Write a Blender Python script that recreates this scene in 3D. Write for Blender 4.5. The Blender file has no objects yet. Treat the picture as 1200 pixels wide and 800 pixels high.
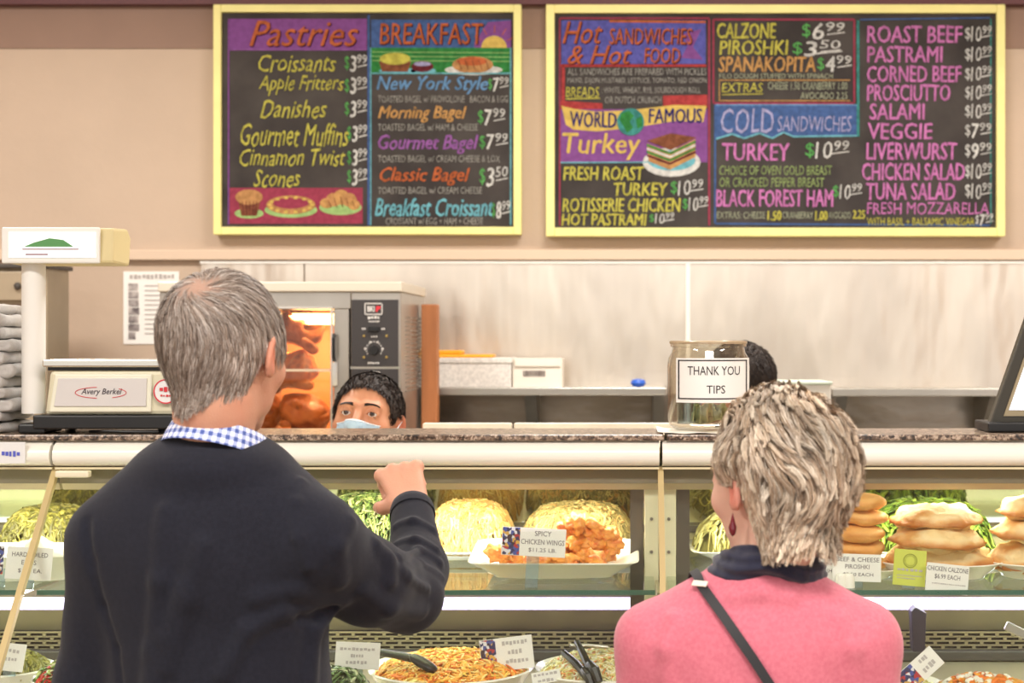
import bpy, bmesh, math, random
import numpy as np
from mathutils import Vector, Matrix, Euler
random.seed(7); RNG = np.random.default_rng(7)
PI = math.pi
SC = bpy.context.scene
COL = SC.collection

# ------------------------------------------------------------------ camera
FPX, CX, CY, EYE = 1800.0, 735.0, 400.0, 1.58
cd = bpy.data.cameras.new('camera'); cam = bpy.data.objects.new('camera', cd); COL.objects.link(cam)
cam.location = (0, 0, EYE); cam.rotation_euler = (PI/2, 0, 0)
cd.sensor_width = 36; cd.lens = 54.0; cd.shift_x = (600-CX)/1200.0; cd.clip_start = 0.05; cd.clip_end = 60
cd.dof.use_dof = True; cd.dof.focus_distance = 2.75; cd.dof.aperture_fstop = 6.5
SC.camera = cam

# ------------------------------------------------------------------ world, lamps, exposure
w = bpy.data.worlds.new('world'); SC.world = w; w.use_nodes = True
w.node_tree.nodes['Background'].inputs[0].default_value = (1.0, 0.97, 0.93, 1)
w.node_tree.nodes['Background'].inputs[1].default_value = 1.1
SC.view_settings.view_transform = 'Standard'; SC.view_settings.look = 'None'
SC.view_settings.gamma = 1; SC.view_settings.use_curve_mapping = False
SC.view_settings.exposure = 0.12
SC.cycles.max_bounces = 8; SC.cycles.transparent_max_bounces = 24; SC.cycles.glossy_bounces = 4
SC.cycles.sample_clamp_indirect = 4.0
def area_lamp(name, loc, size, size_y, energy, color=(1, .93, .84), rot=(0, 0, 0), parent=None):
    l = bpy.data.lights.new(name, 'AREA'); l.shape = 'RECTANGLE'; l.size = size; l.size_y = size_y
    l.energy = energy; l.color = color
    o = bpy.data.objects.new(name, l); COL.objects.link(o); o.location = loc; o.rotation_euler = rot
    if parent: o.parent = parent
    return o

# ------------------------------------------------------------------ helpers
def P(px, py, D): return Vector(((px-CX)/FPX*D, D, EYE-(py-CY)/FPX*D))   # a point of the place at depth D metres
def XD(px, D): return (px-CX)/FPX*D
def ZD(py, D): return EYE-(py-CY)/FPX*D
def DZ(py, z): return (EYE-z)*FPX/(py-CY)
def lin(c):
    r = []
    for v in c[:3]:
        v = v/255.0
        r.append(v/12.92 if v <= .04045 else ((v+.055)/1.055)**2.4)
    return (r[0], r[1], r[2], 1.0)
MATS = {}
def mat(name, rgb, rough=.5, metal=0.0, emit=None, estr=0, noise=0, nscale=20, bump=0, bscale=60, sub=0, attr=False,
        spec=.5, rgb2=None, coat=0, stretch=None, sheen=0):
    if name in MATS: return MATS[name]
    m = bpy.data.materials.new(name); m.use_nodes = True; MATS[name] = m
    nt = m.node_tree; b = nt.nodes['Principled BSDF']; c = lin(rgb); m.diffuse_color = c
    b.inputs['Base Color'].default_value = c; b.inputs['Roughness'].default_value = rough
    b.inputs['Metallic'].default_value = metal; b.inputs['Specular IOR Level'].default_value = spec
    b.inputs['Coat Weight'].default_value = coat; b.inputs['Sheen Weight'].default_value = sheen
    if sub:
        b.inputs['Subsurface Weight'].default_value = sub; b.inputs['Subsurface Radius'].default_value = (.012, .005, .003)
        b.inputs['Subsurface Scale'].default_value = 1.0
    if emit:
        b.inputs['Emission Color'].default_value = lin(emit); b.inputs['Emission Strength'].default_value = estr
    tc = nt.nodes.new('ShaderNodeTexCoord'); vec = tc.outputs['Object']
    if stretch:
        mp = nt.nodes.new('ShaderNodeMapping'); mp.inputs['Scale'].default_value = stretch
        nt.links.new(vec, mp.inputs['Vector']); vec = mp.outputs['Vector']
    src = None
    if attr:
        a = nt.nodes.new('ShaderNodeAttribute'); a.attribute_name = 'tint'; src = a.outputs['Color']
        nt.links.new(src, b.inputs['Base Color'])
    if noise:
        n = nt.nodes.new('ShaderNodeTexNoise'); n.inputs['Scale'].default_value = nscale; n.inputs['Detail'].default_value = 5
        nt.links.new(vec, n.inputs['Vector'])
        r = nt.nodes.new('ShaderNodeValToRGB'); r.color_ramp.elements[0].position = .35; r.color_ramp.elements[1].position = .65
        nt.links.new(n.outputs['Fac'], r.inputs['Fac'])
        mx = nt.nodes.new('ShaderNodeMix'); mx.data_type = 'RGBA'
        if src is not None:
            mx.blend_type = 'MULTIPLY'; mx.inputs[0].default_value = noise
            nt.links.new(src, mx.inputs[6]); nt.links.new(r.outputs[0], mx.inputs[7])
        else:
            c2 = lin(rgb2) if rgb2 else tuple(v*(1-noise) for v in c[:3])+(1,)
            mx.inputs[6].default_value = c2; mx.inputs[7].default_value = c
            nt.links.new(r.outputs[0], mx.inputs[0])
        nt.links.new(mx.outputs[2], b.inputs['Base Color'])
    if bump:
        n = nt.nodes.new('ShaderNodeTexNoise'); n.inputs['Scale'].default_value = bscale; n.inputs['Detail'].default_value = 4
        nt.links.new(vec, n.inputs['Vector'])
        bp = nt.nodes.new('ShaderNodeBump'); bp.inputs['Strength'].default_value = 1.0; bp.inputs['Distance'].default_value = bump
        nt.links.new(n.outputs['Fac'], bp.inputs['Height']); nt.links.new(bp.outputs[0], b.inputs['Normal'])
    return m
def glass_mat(name, tint=(.95, .98, .96), refl=1.0, rough=0.02):
    if name in MATS: return MATS[name]
    m = bpy.data.materials.new(name); m.use_nodes = True; MATS[name] = m; nt = m.node_tree
    nt.nodes.remove(nt.nodes['Principled BSDF']); out = nt.nodes['Material Output']
    t = nt.nodes.new('ShaderNodeBsdfTransparent'); t.inputs[0].default_value = (*tint, 1)
    g = nt.nodes.new('ShaderNodeBsdfGlossy'); g.inputs['Roughness'].default_value = rough
    lw = nt.nodes.new('ShaderNodeLayerWeight'); f = nt.nodes.new('ShaderNodeMath'); f.operation = 'POWER'; f.inputs[1].default_value = 4.0
    nt.links.new(lw.outputs['Facing'], f.inputs[0]); lw.inputs[0].default_value = .5
    k = nt.nodes.new('ShaderNodeMath'); k.operation = 'MULTIPLY_ADD'; k.inputs[1].default_value = .7*refl; k.inputs[2].default_value = .045*refl; k.use_clamp = True
    x = nt.nodes.new('ShaderNodeMixShader')
    nt.links.new(f.outputs[0], k.inputs[0]); nt.links.new(k.outputs[0], x.inputs[0])
    nt.links.new(t.outputs[0], x.inputs[1]); nt.links.new(g.outputs[0], x.inputs[2]); nt.links.new(x.outputs[0], out.inputs[0])
    m.diffuse_color = (.8, .9, .9, .3)
    return m
def tag(o, label=None, cat=None, group=None, kind=None):
    if label: o['label'] = label
    if cat: o['category'] = cat
    if group: o['group'] = group
    if kind: o['kind'] = kind
    return o
def thing(name, label, cat, loc=(0, 0, 0), rotz=0, group=None):
    o = bpy.data.objects.new(name, None); COL.objects.link(o); o.location = loc; o.rotation_euler = (0, 0, rotz)
    o.empty_display_size = .1
    return tag(o, label, cat, group)
def dup(root, loc=None, rotz=None, label=None, rot=None, scale=None):
    def cp(o, par):
        c = o.copy(); COL.objects.link(c); c.parent = par
        for ch in list(kids.get(o.name, [])): cp(ch, c)
        return c
    kids = {}
    for o in list(COL.objects):
        if o.parent: kids.setdefault(o.parent.name, []).append(o)
    r = cp(root, root.parent)
    if loc is not None: r.location = loc
    if rotz is not None: r.rotation_euler = (0, 0, rotz)
    if rot is not None: r.rotation_euler = rot
    if scale is not None: r.scale = scale
    if label: r['label'] = label
    return r
def link_mesh(name, me, m, parent=None, origin=None):
    o = bpy.data.objects.new(name, me); COL.objects.link(o)
    if m is not None:
        for k in (m if isinstance(m, (list, tuple)) else [m]): me.materials.append(k)
    if origin is not None:
        me.transform(Matrix.Translation(-Vector(origin))); o.location = origin
    if parent is not None: o.parent = parent
    return o
class MB:
    """collects shapes; build() links them as ONE mesh object (world coordinates unless parent has an origin)"""
    def __init__(s): s.v = []; s.f = []; s.mi = []
    def add(s, vs, fs, mi=0):
        b = len(s.v); s.v += [tuple(v) for v in vs]; s.f += [tuple(b+i for i in f) for f in fs]; s.mi += [mi]*len(fs); return s
    def box(s, lo, hi, mi=0, M=None):
        vs = [Vector((x, y, z)) for x in (lo[0], hi[0]) for y in (lo[1], hi[1]) for z in (lo[2], hi[2])]
        if M is not None: vs = [M @ v for v in vs]
        return s.add(vs, [(0, 1, 3, 2), (4, 6, 7, 5), (0, 4, 5, 1), (2, 3, 7, 6), (0, 2, 6, 4), (1, 5, 7, 3)], mi)
    def prism(s, prof, x0, x1, mi=0):      # profile of (y,z) extruded along x
        n = len(prof); vs = [(x0, y, z) for y, z in prof]+[(x1, y, z) for y, z in prof]
        fs = [(i, (i+1) % n, n+(i+1) % n, n+i) for i in range(n)]+[tuple(range(n))[::-1], tuple(range(n, 2*n))]
        return s.add(vs, fs, mi)
    def slab(s, pts, d, mi=0):             # outline of (x,z) points facing -y, at y=pts depth d=(y0,y1)
        n = len(pts); vs = [(x, d[0], z) for x, z in pts]+[(x, d[1], z) for x, z in pts]
        fs = [tuple(range(n)), tuple(range(n, 2*n))[::-1]]+[(i, n+i, n+(i+1) % n, (i+1) % n) for i in range(n)]
        return s.add(vs, fs, mi)
    def tube(s, pts, r, n=8, mi=0, cap=True):
        pts = [Vector(p) for p in pts]; rs = r if isinstance(r, (list, tuple)) else [r]*len(pts)
        up = None; rings = []
        for i, p in enumerate(pts):
            t = (pts[min(i+1, len(pts)-1)]-pts[max(i-1, 0)]).normalized()
            if up is None: up = Vector((0, 0, 1)) if abs(t.z) < .9 else Vector((1, 0, 0))
            a = t.cross(up).normalized(); b2 = a.cross(t).normalized(); up = b2
            rings.append([p+(a*math.cos(2*PI*k/n)+b2*math.sin(2*PI*k/n))*rs[i] for k in range(n)])
        vs = [v for g in rings for v in g]; fs = []
        for i in range(len(pts)-1):
            for k in range(n): fs.append((i*n+k, i*n+(k+1) % n, (i+1)*n+(k+1) % n, (i+1)*n+k))
        if cap: fs += [tuple(range(n))[::-1], tuple(range((len(pts)-1)*n, len(pts)*n))]
        return s.add(vs, fs, mi)
    def lathe(s, prof, c=(0, 0, 0), n=32, mi=0, sx=1, sy=1, M=None):
        vs = []; fs = []; m = len(prof)
        for r, z in prof:
            for k in range(n):
                a = 2*PI*k/n; v = Vector((c[0]+r*sx*math.cos(a), c[1]+r*sy*math.sin(a), c[2]+z)); vs.append(M @ v if M is not None else v)
        for i in range(m-1):
            for k in range(n): fs.append((i*n+k, i*n+(k+1) % n, (i+1)*n+(k+1) % n, (i+1)*n+k))
        if prof[0][0] > 1e-6: fs.append(tuple(range(n))[::-1])
        if prof[-1][0] > 1e-6: fs.append(tuple(range((m-1)*n, m*n)))
        return s.add(vs, fs, mi)
    def build(s, name, m, parent=None, bevel=0, smooth=False, origin=None, seg=2):
        me = bpy.data.meshes.new(name); me.from_pydata(s.v, [], s.f); me.validate(); me.update()
        if len(set(s.mi)) > 1: me.polygons.foreach_set('material_index', s.mi)
        if smooth:
            me.polygons.foreach_set('use_smooth', [True]*len(me.polygons))
            try: me.set_sharp_from_angle(angle=math.radians(40))
            except Exception: pass
        o = link_mesh(name, me, m, parent, origin)
        if bevel:
            b = o.modifiers.new('bevel', 'BEVEL'); b.width = bevel; b.segments = seg; b.limit_method = 'ANGLE'
        return o
def mesh_np(name, V, F, m, parent=None, smooth=True, tint=None, origin=None):
    V = np.asarray(V, np.float32); F = np.asarray(F, np.int32); me = bpy.data.meshes.new(name); k = F.shape[1]
    me.vertices.add(len(V)); me.vertices.foreach_set('co', V.ravel())
    me.loops.add(F.size); me.loops.foreach_set('vertex_index', F.ravel())
    me.polygons.add(len(F)); me.polygons.foreach_set('loop_start', np.arange(len(F), dtype=np.int32)*k)
    me.update(calc_edges=True)
    me.polygons.foreach_set('use_smooth', np.full(len(F), smooth))
    if tint is not None:
        a = me.color_attributes.new('tint', 'FLOAT_COLOR', 'POINT')
        a.data.foreach_set('color', np.concatenate([tint, np.ones((len(V), 1))], 1).astype(np.float32).ravel())
    return link_mesh(name, me, m, parent, origin)
def tubes(name, paths, rad, m, parent=None, sides=3, tint=None, flat=1.0, origin=None):
    """paths N,K,3; rad N,K ; tint N,3 -> many tapered strands as one mesh"""
    N, K, _ = paths.shape
    T = np.gradient(paths, axis=1); T /= np.linalg.norm(T, axis=2, keepdims=True)+1e-9
    ref = np.where(np.abs(T[..., 2:3]) < .9, np.array([0, 0, 1.]), np.array([1., 0, 0]))
    A = np.cross(T, ref); A /= np.linalg.norm(A, axis=2, keepdims=True)+1e-9; B = np.cross(A, T)
    ang = 2*PI*np.arange(sides)/sides
    V = paths[:, :, None]+rad[:, :, None, None]*(A[:, :, None]*np.cos(ang)[:, None]+flat*B[:, :, None]*np.sin(ang)[:, None])
    idx = np.arange(N*K*sides).reshape(N, K, sides); nx = np.roll(idx, -1, axis=2)
    F = np.stack([idx[:, :-1], nx[:, :-1], nx[:, 1:], idx[:, 1:]], -1).reshape(-1, 4)
    tt = None
    if tint is not None: tt = np.repeat(tint, K*sides, axis=0) if tint.ndim == 2 else np.repeat(tint.reshape(-1, 3), sides, axis=0)
    return mesh_np(name, V.reshape(-1, 3), F, m, parent, True, tt, origin)
def text_mesh(name, s, m, parent, box, y, shear=0, weight=0, wob=0, tilt=0, fit=True):
    """lettering: box=(x0,z0,x1,z1) world metres, facing -y, at depth y"""
    if s[0] == '~':          # print too small to read in the photograph: a row of short dashes
        m_ = MB(); x0, z0, x1, z1 = box; k = int(s[1:] or 7); r_ = random.Random(len(bpy.data.meshes)); x = x0; st = (x1-x0)/k
        for i in range(k):
            wd = st*r_.uniform(.55, .85); m_.box((x, y-.0002, z0+(z1-z0)*r_.uniform(.0, .25)), (x+wd, y, z1-(z1-z0)*r_.uniform(0, .25))); x += st
        return m_.build('print_line', mat('ink_pale', (186, 182, 182), .7) if m.name == 'ink_card' else m, parent)
    cu = bpy.data.curves.new(name, 'FONT'); cu.body = s; cu.size = 1; cu.shear = shear; cu.offset = weight; cu.resolution_u = 2
    cu.extrude = 0; o = bpy.data.objects.new(name, cu); COL.objects.link(o)
    dg = bpy.context.evaluated_depsgraph_get(); me = bpy.data.meshes.new_from_object(o.evaluated_get(dg))
    bpy.data.objects.remove(o); n = len(me.vertices); me.name = name
    if n == 0: return None
    co = np.empty(n*3, np.float32); me.vertices.foreach_get('co', co); co = co.reshape(-1, 3)
    lo = co.min(0); hi = co.max(0); x0, z0, x1, z1 = box
    u = (co[:, 0]-lo[0])/max(hi[0]-lo[0], 1e-6); v = (co[:, 1]-lo[1])/max(hi[1]-lo[1], 1e-6); L = len(s)
    if wob:
        ph = random.random()*6
        v = v+wob*(np.sin(u*L*2.1+ph)*.6+np.sin(u*L*5.3+ph*2)*.4); u = u+wob*.35/L*np.sin(v*5+u*L*3+ph)
    X = x0+u*(x1-x0); Z = z0+v*(z1-z0)+tilt*(u-.5)*(x1-x0)
    out = np.stack([X, np.full(n, y), Z], 1)
    me.vertices.foreach_set('co', out.astype(np.float32).ravel()); me.materials.clear(); me.update()
    return link_mesh(name, me, m, parent)
def ptext(s, m, parent, pxbox, D, name='lettering', **k):
    a = P(pxbox[0], pxbox[3], D); b = P(pxbox[2], pxbox[1], D)
    return text_mesh(name, s, m, parent, (a.x, a.z, b.x, b.z), D, **k)
def pslab(pts, D0, D1, name, m, parent, ref=None):
    """flat piece whose outline is measured on the photograph at distance D0"""
    q = [(P(x, y, ref or D0).x, P(x, y, ref or D0).z) for x, y in pts]
    return MB().slab(q, (D0, D1)).build(name, m, parent)
def rect(x0, y0, x1, y1): return [(x0, y1), (x1, y1), (x1, y0), (x0, y0)]
def oval(cx, cy, rx, ry, n=20, a0=0, a1=2*PI):
    full = abs(a1-a0-2*PI) < 1e-6
    return [(cx+rx*math.cos(a0+(a1-a0)*i/(n if full else n-1)), cy+ry*math.sin(a0+(a1-a0)*i/(n if full else n-1))) for i in range(n)]
# ------------------------------------------------------------------ the room
WB = 6.15                                # back wall distance
beige = mat('wall_paint', (194, 172, 151), .75, noise=.06, nscale=3, bump=.0015, bscale=25)
XL, XR, YF, ZC = -4.2, 4.0, -2.5, 3.35
def struct(name, mb, m, **k): return tag(mb.build(name, m, **k), kind='structure')
struct('wall_back', MB().box((XL, WB, 0), (XR, WB+.12, ZC)), beige)
struct('wall_left', MB().box((XL-.12, YF, 0), (XL, WB+.12, ZC)), beige)
struct('wall_right', MB().box((XR, YF, 0), (XR+.12, WB+.12, ZC)), beige)
struct('floor', MB().box((XL-.12, YF, -.1), (XR+.12, WB+.12, 0)), mat('floor_tile', (150, 120, 95), .45, noise=.25, nscale=6))
struct('ceiling', MB().box((XL-.12, YF, ZC), (XR+.12, WB+.12, ZC+.1)), mat('ceiling_white', (235, 230, 220), .9))
zb = ZD(57, WB); zt = ZD(8, WB)
struct('trim_1', MB().box((XL, WB-.006, zb), (XR, WB, zt)), mat('band_brown', (146, 118, 102), .75, noise=.08, nscale=4))
struct('trim_2', MB().box((XL, WB-.05, zt), (XR, WB, zt+.16)), mat('band_plum', (96, 54, 56), .6))
struct('trim_3', MB().box((XL, WB-.03, ZD(305, WB)), (XR, WB, ZD(293, WB))), mat('ledge_beige', (214, 190, 166), .6), bevel=.004)
# ceiling lamps (out of frame overhead)
CLAB = ['over the left front floor', 'over the middle front floor', 'over the right front floor', 'over the left back work area', 'over the middle back work area', 'over the right back work area']
for i, (x, y) in enumerate([(-2.4, .6), (.2, .6), (2.6, .6), (-2.4, 4.4), (.2, 4.4), (2.6, 4.4)]):
    t = thing('ceiling_light', 'fluorescent ceiling light panel '+CLAB[i], 'light', (x, y, ZC), 0, 'ceiling light panels')
    MB().box((-.62, -.32, -.02), (.62, .32, -.0)).box((-.66, -.36, -.03), (-.6, .36, 0)).box((.6, -.36, -.03), (.66, .36, 0)).box((-.66, -.36, -.03), (.66, -.3, 0)).box((-.66, .3, -.03), (.66, .36, 0)).build('light_frame', mat('lamp_white', (240, 240, 235), .5), t)
    area_lamp('light_panel', (0, 0, -.04), 1.15, .55, 62, (1, .955, .90), (0, 0, 0), t)

# steel backsplash with three panels
t = thing('steel_backsplash', 'brushed stainless steel backsplash covering lower back wall', 'backsplash', (0, WB, 0))
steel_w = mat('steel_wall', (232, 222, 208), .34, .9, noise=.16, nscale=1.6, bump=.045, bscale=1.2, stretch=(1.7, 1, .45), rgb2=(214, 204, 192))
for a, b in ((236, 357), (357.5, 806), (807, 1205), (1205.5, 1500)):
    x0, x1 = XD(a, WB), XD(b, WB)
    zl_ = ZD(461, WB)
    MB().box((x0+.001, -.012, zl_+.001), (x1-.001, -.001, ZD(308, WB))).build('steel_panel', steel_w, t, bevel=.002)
    MB().box((x0+.001, -.012, .9), (x1-.001, -.001, zl_-.001)).build('lower_panel', mat('steel_shelf_shade', (158, 148, 136), .30, .85, noise=.15, nscale=2, bump=.02, bscale=2, stretch=(1, 1, 2), rgb2=(120, 110, 98)), t, bevel=.002)  # same backsplash, darker colour paints in the wall shelf's shade and dark reflections
MB().box((XD(803.5, WB), -.019, .9), (XD(808.5, WB), -.012, ZD(308, WB))).build('seam_strip', mat('seam_pale', (240, 236, 228), .4, .2), t)
MB().box((XD(236, WB), -.02, ZD(309, WB)), (XD(1500, WB), -.0, ZD(306, WB))).build('top_channel', mat('seam_pale', (0, 0, 0)), t)

# wall shelves, posts
steel = mat('steel_brushed', (196, 192, 184), .34, 1.0, noise=.12, nscale=5)
steel_d = mat('steel_dull', (150, 146, 138), .42, .9, noise=.2, nscale=8)
def wall_shelf(px0, px1, D, ytop, label, brs):
    z = ZD(ytop, D); x0, x1 = XD(px0, D), XD(px1, D)
    t = thing('steel_shelf', label, 'shelf', (0, 0, 0), 0, None)
    MB().box((x0, D, z-.022), (x1, WB-.014, z)).build('shelf_plate', steel, t, bevel=.003)
    MB().box((x0, D-.004, z-.026), (x1, D+.012, z+.004)).build('shelf_lip', steel, t, bevel=.004)
    for bx in brs:
        x = XD(bx, D+.1)
        MB().prism([(D+.05, z-.02), (WB-.014, z-.02), (WB-.014, z-.22), (WB-.06, z-.22)], x-.022, x+.022).build('bracket', steel_d, t)
    return z
zs = wall_shelf(494, 781, 5.8, 455, 'long steel wall shelf holding the white boxes', (622, 772))
zs2 = wall_shelf(975, 1174, 5.8, 456, 'empty steel wall shelf on the right of the backsplash', (985, 1165))
tag(MB().box((XD(497, 5.7), 5.62, .9), (XD(515, 5.7), 5.70, ZD(357, 5.7))).build('wooden_post', mat('wood_orange', (190, 120, 72), .55, noise=.3, nscale=3, stretch=(6, 6, 1)), bevel=.004), 'orange-brown wooden post standing between oven and white boxes', 'post')

# back work table under everything
t = thing('back_worktable', 'long stainless work table along back wall under the oven', 'table', (0, 0, 0))
MB().box((-1.86, 5.0, .90), (3.0, 6.13, .94)).build('tabletop', steel, t, bevel=.004)
for x in (-1.8, 0, 2.9):
    for y in (5.08, 6.05): MB().tube([(x, y, .0), (x, y, .9)], .02, 10).build('leg', steel_d, t)
MB().box((-1.8, 5.1, .25), (2.9, 6.05, .27)).build('undershelf', steel_d, t)

# foam box, carton, blue cup, spare container
foam = mat('foam_speckle', (236, 230, 222), .8, noise=.22, nscale=90)
def pbox(name, px0, py0, px1, py1, D, depth, m, label, cat, bevel=.004, z0=None):
    a = P(px0, py1, D); b = P(px1, py0, D)
    return tag(MB().box((a.x, D, z0 if z0 is not None else a.z), (b.x, D+depth, b.z)).build(name, m, bevel=bevel, origin=((a.x+b.x)/2, D+depth/2, a.z)), label, cat)
t = thing('foam_box', 'white speckled foam box on wall shelf, wider box beside the post', 'box', (0, 0, 0))
a = P(495, 455, 5.82); b = P(599, 419, 5.82)
MB().box((a.x, 5.82, zs), (b.x, 6.06, b.z-.02)).build('body', foam, t, bevel=.006)
MB().box((a.x-.004, 5.815, b.z-.022), (b.x+.004, 6.065, b.z)).build('lid', foam, t, bevel=.005)
ob = MB().box((XD(500, 5.84), 5.84, b.z), (XD(577, 5.84), 6.0, b.z+.012)).box((XD(503, 5.84), 5.86, b.z+.012), (XD(540, 5.84), 5.98, b.z+.028)).build('orange_packet', mat('packet_orange', (250, 178, 40), .5), bevel=.005)
tag(ob, 'flat orange-yellow packet lying on top of the speckled foam box', 'packet')
t = thing('small_carton', 'small white carton with a barcode label on the wall shelf', 'box', (0, 0, 0))
a = P(600.5, 455, 5.84); b = P(659, 420, 5.84)
MB().box((a.x, 5.84, zs), (b.x, 6.02, b.z)).build('body', mat('carton_white', (238, 228, 214), .7), t, bevel=.004)
MB().box((a.x+.008, 5.832, b.z-.03), (b.x-.008, 5.842, b.z+.002)).build('lid_flap', mat('carton_white', (0, 0, 0)), t, bevel=.002)
bc = MB(); rr = random.Random(3); x = XD(613, 5.84)
while x < XD(639, 5.84):
    wd = rr.choice([.0016, .0028, .0042]); bc.box((x, 5.8385, ZD(441, 5.84)), (x+wd, 5.8395, ZD(434, 5.84))); x += wd+rr.choice([.0014, .0026])
bc.build('barcode', mat('ink_brown', (95, 80, 75), .7), t)
MB().lathe([(.0, -.006), (.022, 0), (.03, .012), (.024, .024), (.012, .028), (0, .028)], (XD(748, 5.9), 5.9, zs+.006), 20, sx=1.0).build('blue_sponge', mat('blue_plastic', (28, 92, 200), .4), smooth=True)
tag(bpy.data.objects['blue_sponge'], 'small bright blue sponge lying on the wall shelf', 'sponge')
t = thing('lidded_container', 'low pale container with a green rim behind blonde woman', 'container', (0, 0, 0))
a = P(905, 462, 4.7); b = P(974, 447, 4.7)
MB().box((a.x, 4.7, a.z-.2), (b.x, 4.95, b.z-.008)).build('body', mat('pale_tub', (225, 222, 212), .4), t, bevel=.004)
MB().box((a.x-.004, 4.695, b.z-.01), (b.x+.004, 4.955, b.z)).build('lid', mat('tub_rim', (200, 212, 195), .4), t, bevel=.003)
t2 = thing('prep_stand', 'narrow steel stand carrying the pale container', 'stand', (0, 0, 0))
MB().box((a.x-.05, 4.65, a.z-.23), (b.x+.3, 5.0-.01, a.z-.2)).build('tabletop', steel, t2)
for x in (a.x-.03, b.x+.28):
    for y in (4.67, 4.96): MB().tube([(x, y, 0), (x, y, a.z-.23)], .012, 8).build('leg', steel_d, t2)

# poster, cabinet at the left
t = thing('wall_notice', 'white printed notice with dark photo strip taped to beige wall', 'notice', (0, 0, 0))
MB().box((XD(145, WB), WB-.004, ZD(403, WB)), (XD(210, WB), WB-.001, ZD(318, WB))).build('paper', mat('paper', (240, 236, 230), .8), t)
ph = MB(); rr = random.Random(5)
for i in range(7):
    y0 = 332+i*9.5
    ph.box((XD(151, WB), WB-.0055, ZD(y0+8.5, WB)), (XD(151+rr.uniform(8, 13), WB), WB-.0045, ZD(y0, WB)))
ph.build('photo_strip', mat('photo_dark', (92, 82, 84), .6, noise=.6, nscale=30, rgb2=(190, 180, 175)), t)
tl = MB()
for i in range(11):
    y0 = 334+i*5.6; tl.box((XD(170, WB), WB-.0055, ZD(y0+1.6, WB)), (XD(170+rr.uniform(22, 36), WB), WB-.0045, ZD(y0, WB)))
tl.build('text_lines', mat('ink_grey', (178, 170, 165), .8), t)
ptext('~11', mat('ink_grey', (0, 0, 0)), t, (152, 321, 206, 327), WB-.005)
t = thing('grey_cabinet', 'old grey steel cabinet behind the folded towels at far left', 'cabinet', (0, 0, 0))
cabm = mat('cabinet_grey', (168, 152, 128), .5, .2, noise=.12, nscale=6)
xl, xr = XD(-40, 5.6), XD(53, 5.6)
MB().box((xl, 5.62, .0), (xr, 5.84, ZD(312, 5.6))).build('body', cabm, t, bevel=.004)
MB().box((xl-.01, 5.59, ZD(314, 5.6)), (xr+.012, 5.85, ZD(309, 5.6))).build('top', mat('cabinet_dark', (70, 64, 58), .5), t, bevel=.003)
MB().box((XD(-36, 5.6), 5.6, ZD(352, 5.6)), (XD(49, 5.6), 5.62, ZD(318, 5.6))).build('drawer', cabm, t, bevel=.003)
MB().lathe([(0, 0), (.014, .004), (.01, .012), (0, .014)], (0, 0, 0), 14, M=Matrix.Translation((XD(21, 5.6), 5.6, ZD(335, 5.6))) @ Matrix.Rotation(PI/2, 4, 'X')).build('knob', mat('cabinet_dark', (0, 0, 0)), t)
MB().box((XD(-36, 5.6), 5.6, .06), (XD(49, 5.6), 5.62, ZD(357, 5.6))).build('door', cabm, t, bevel=.003)
MB().box((XD(15, 5.6), 5.585, ZD(420, 5.6)), (XD(24, 5.6), 5.6, ZD(357, 5.6))).build('door_seal', mat('cabinet_maroon', (92, 58, 50), .6), t)
# ------------------------------------------------------------------ menu boards
def chalk(name, rgb, amt=.35):
    g_ = sum(rgb)/3; rgb = tuple(.90*(v*.80+g_*.20) for v in rgb)
    return mat('chalk_'+name, rgb, .95, noise=amt, nscale=55, spec=.1)
CH = dict(yellow=chalk('yellow', (218, 208, 72)), white=chalk('white', (226, 224, 216)), grey=chalk('grey', (172, 168, 158)), green=chalk('green', (96, 190, 90)),
          orange=chalk('orange', (220, 104, 52)), tan=chalk('tan', (222, 160, 84)), blue=chalk('blue', (104, 160, 214)), violet=chalk('violet', (164, 92, 178)),
          cyan=chalk('cyan', (110, 196, 212)), pink=chalk('pink', (226, 120, 196)), red=chalk('red', (200, 62, 62)), lilac=chalk('lilac', (176, 172, 220)),
          purple=chalk('purple', (142, 74, 156), .18), dblue=chalk('dblue', (70, 104, 170), .3), crimson=chalk('crimson', (176, 58, 84), .2), leaf=chalk('leaf', (52, 150, 66), .35),
          mint=chalk('mint', (170, 214, 120), .25), brown=chalk('brown', (150, 84, 54), .4), crust=chalk('crust', (216, 150, 84), .35), gold=chalk('gold', (236, 196, 84), .2),
          teal=chalk('teal', (62, 160, 150), .45), maroon=chalk('maroon', (120, 40, 50), .4), lime=chalk('lime', (160, 186, 104)), ultra=chalk('ultra', (92, 92, 190), .3), sage=chalk('sage', (180, 186, 150)),
          shadow=chalk('shadow', (84, 24, 36), .3), navy=chalk('navy', (50, 44, 120), .3))
blackb = mat('blackboard', (44, 38, 36), .85, noise=.35, nscale=5, rgb2=(66, 60, 56))
framem = mat('frame_yellow', (240, 230, 150), .55, noise=.08, nscale=8)
BD = WB-.045
def board(label, x0, y0, x1, y1, e=9):
    t = thing('menu_board', label, 'menu board', (0, 0, 0))
    X0, X1, Z0, Z1 = XD(x0, BD), XD(x1, BD), ZD(y1, BD), ZD(y0, BD); d = e/FPX*BD
    MB().box((X0+.01, BD, Z0+.01), (X1-.01, WB-.008, Z1-.01)).build('blackboard', blackb, t)
    for lo, hi in (((X0, Z0), (X0+d, Z1)), ((X1-d, Z0), (X1, Z1)), ((X0+d, Z1-d), (X1-d, Z1)), ((X0+d, Z0), (X1-d, Z0+d))):
        MB().box((lo[0], BD-.016, lo[1]), (hi[0], WB-.006, hi[1])).build('frame_rail', framem, t, bevel=.003)
    return t
LV = [0]
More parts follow.
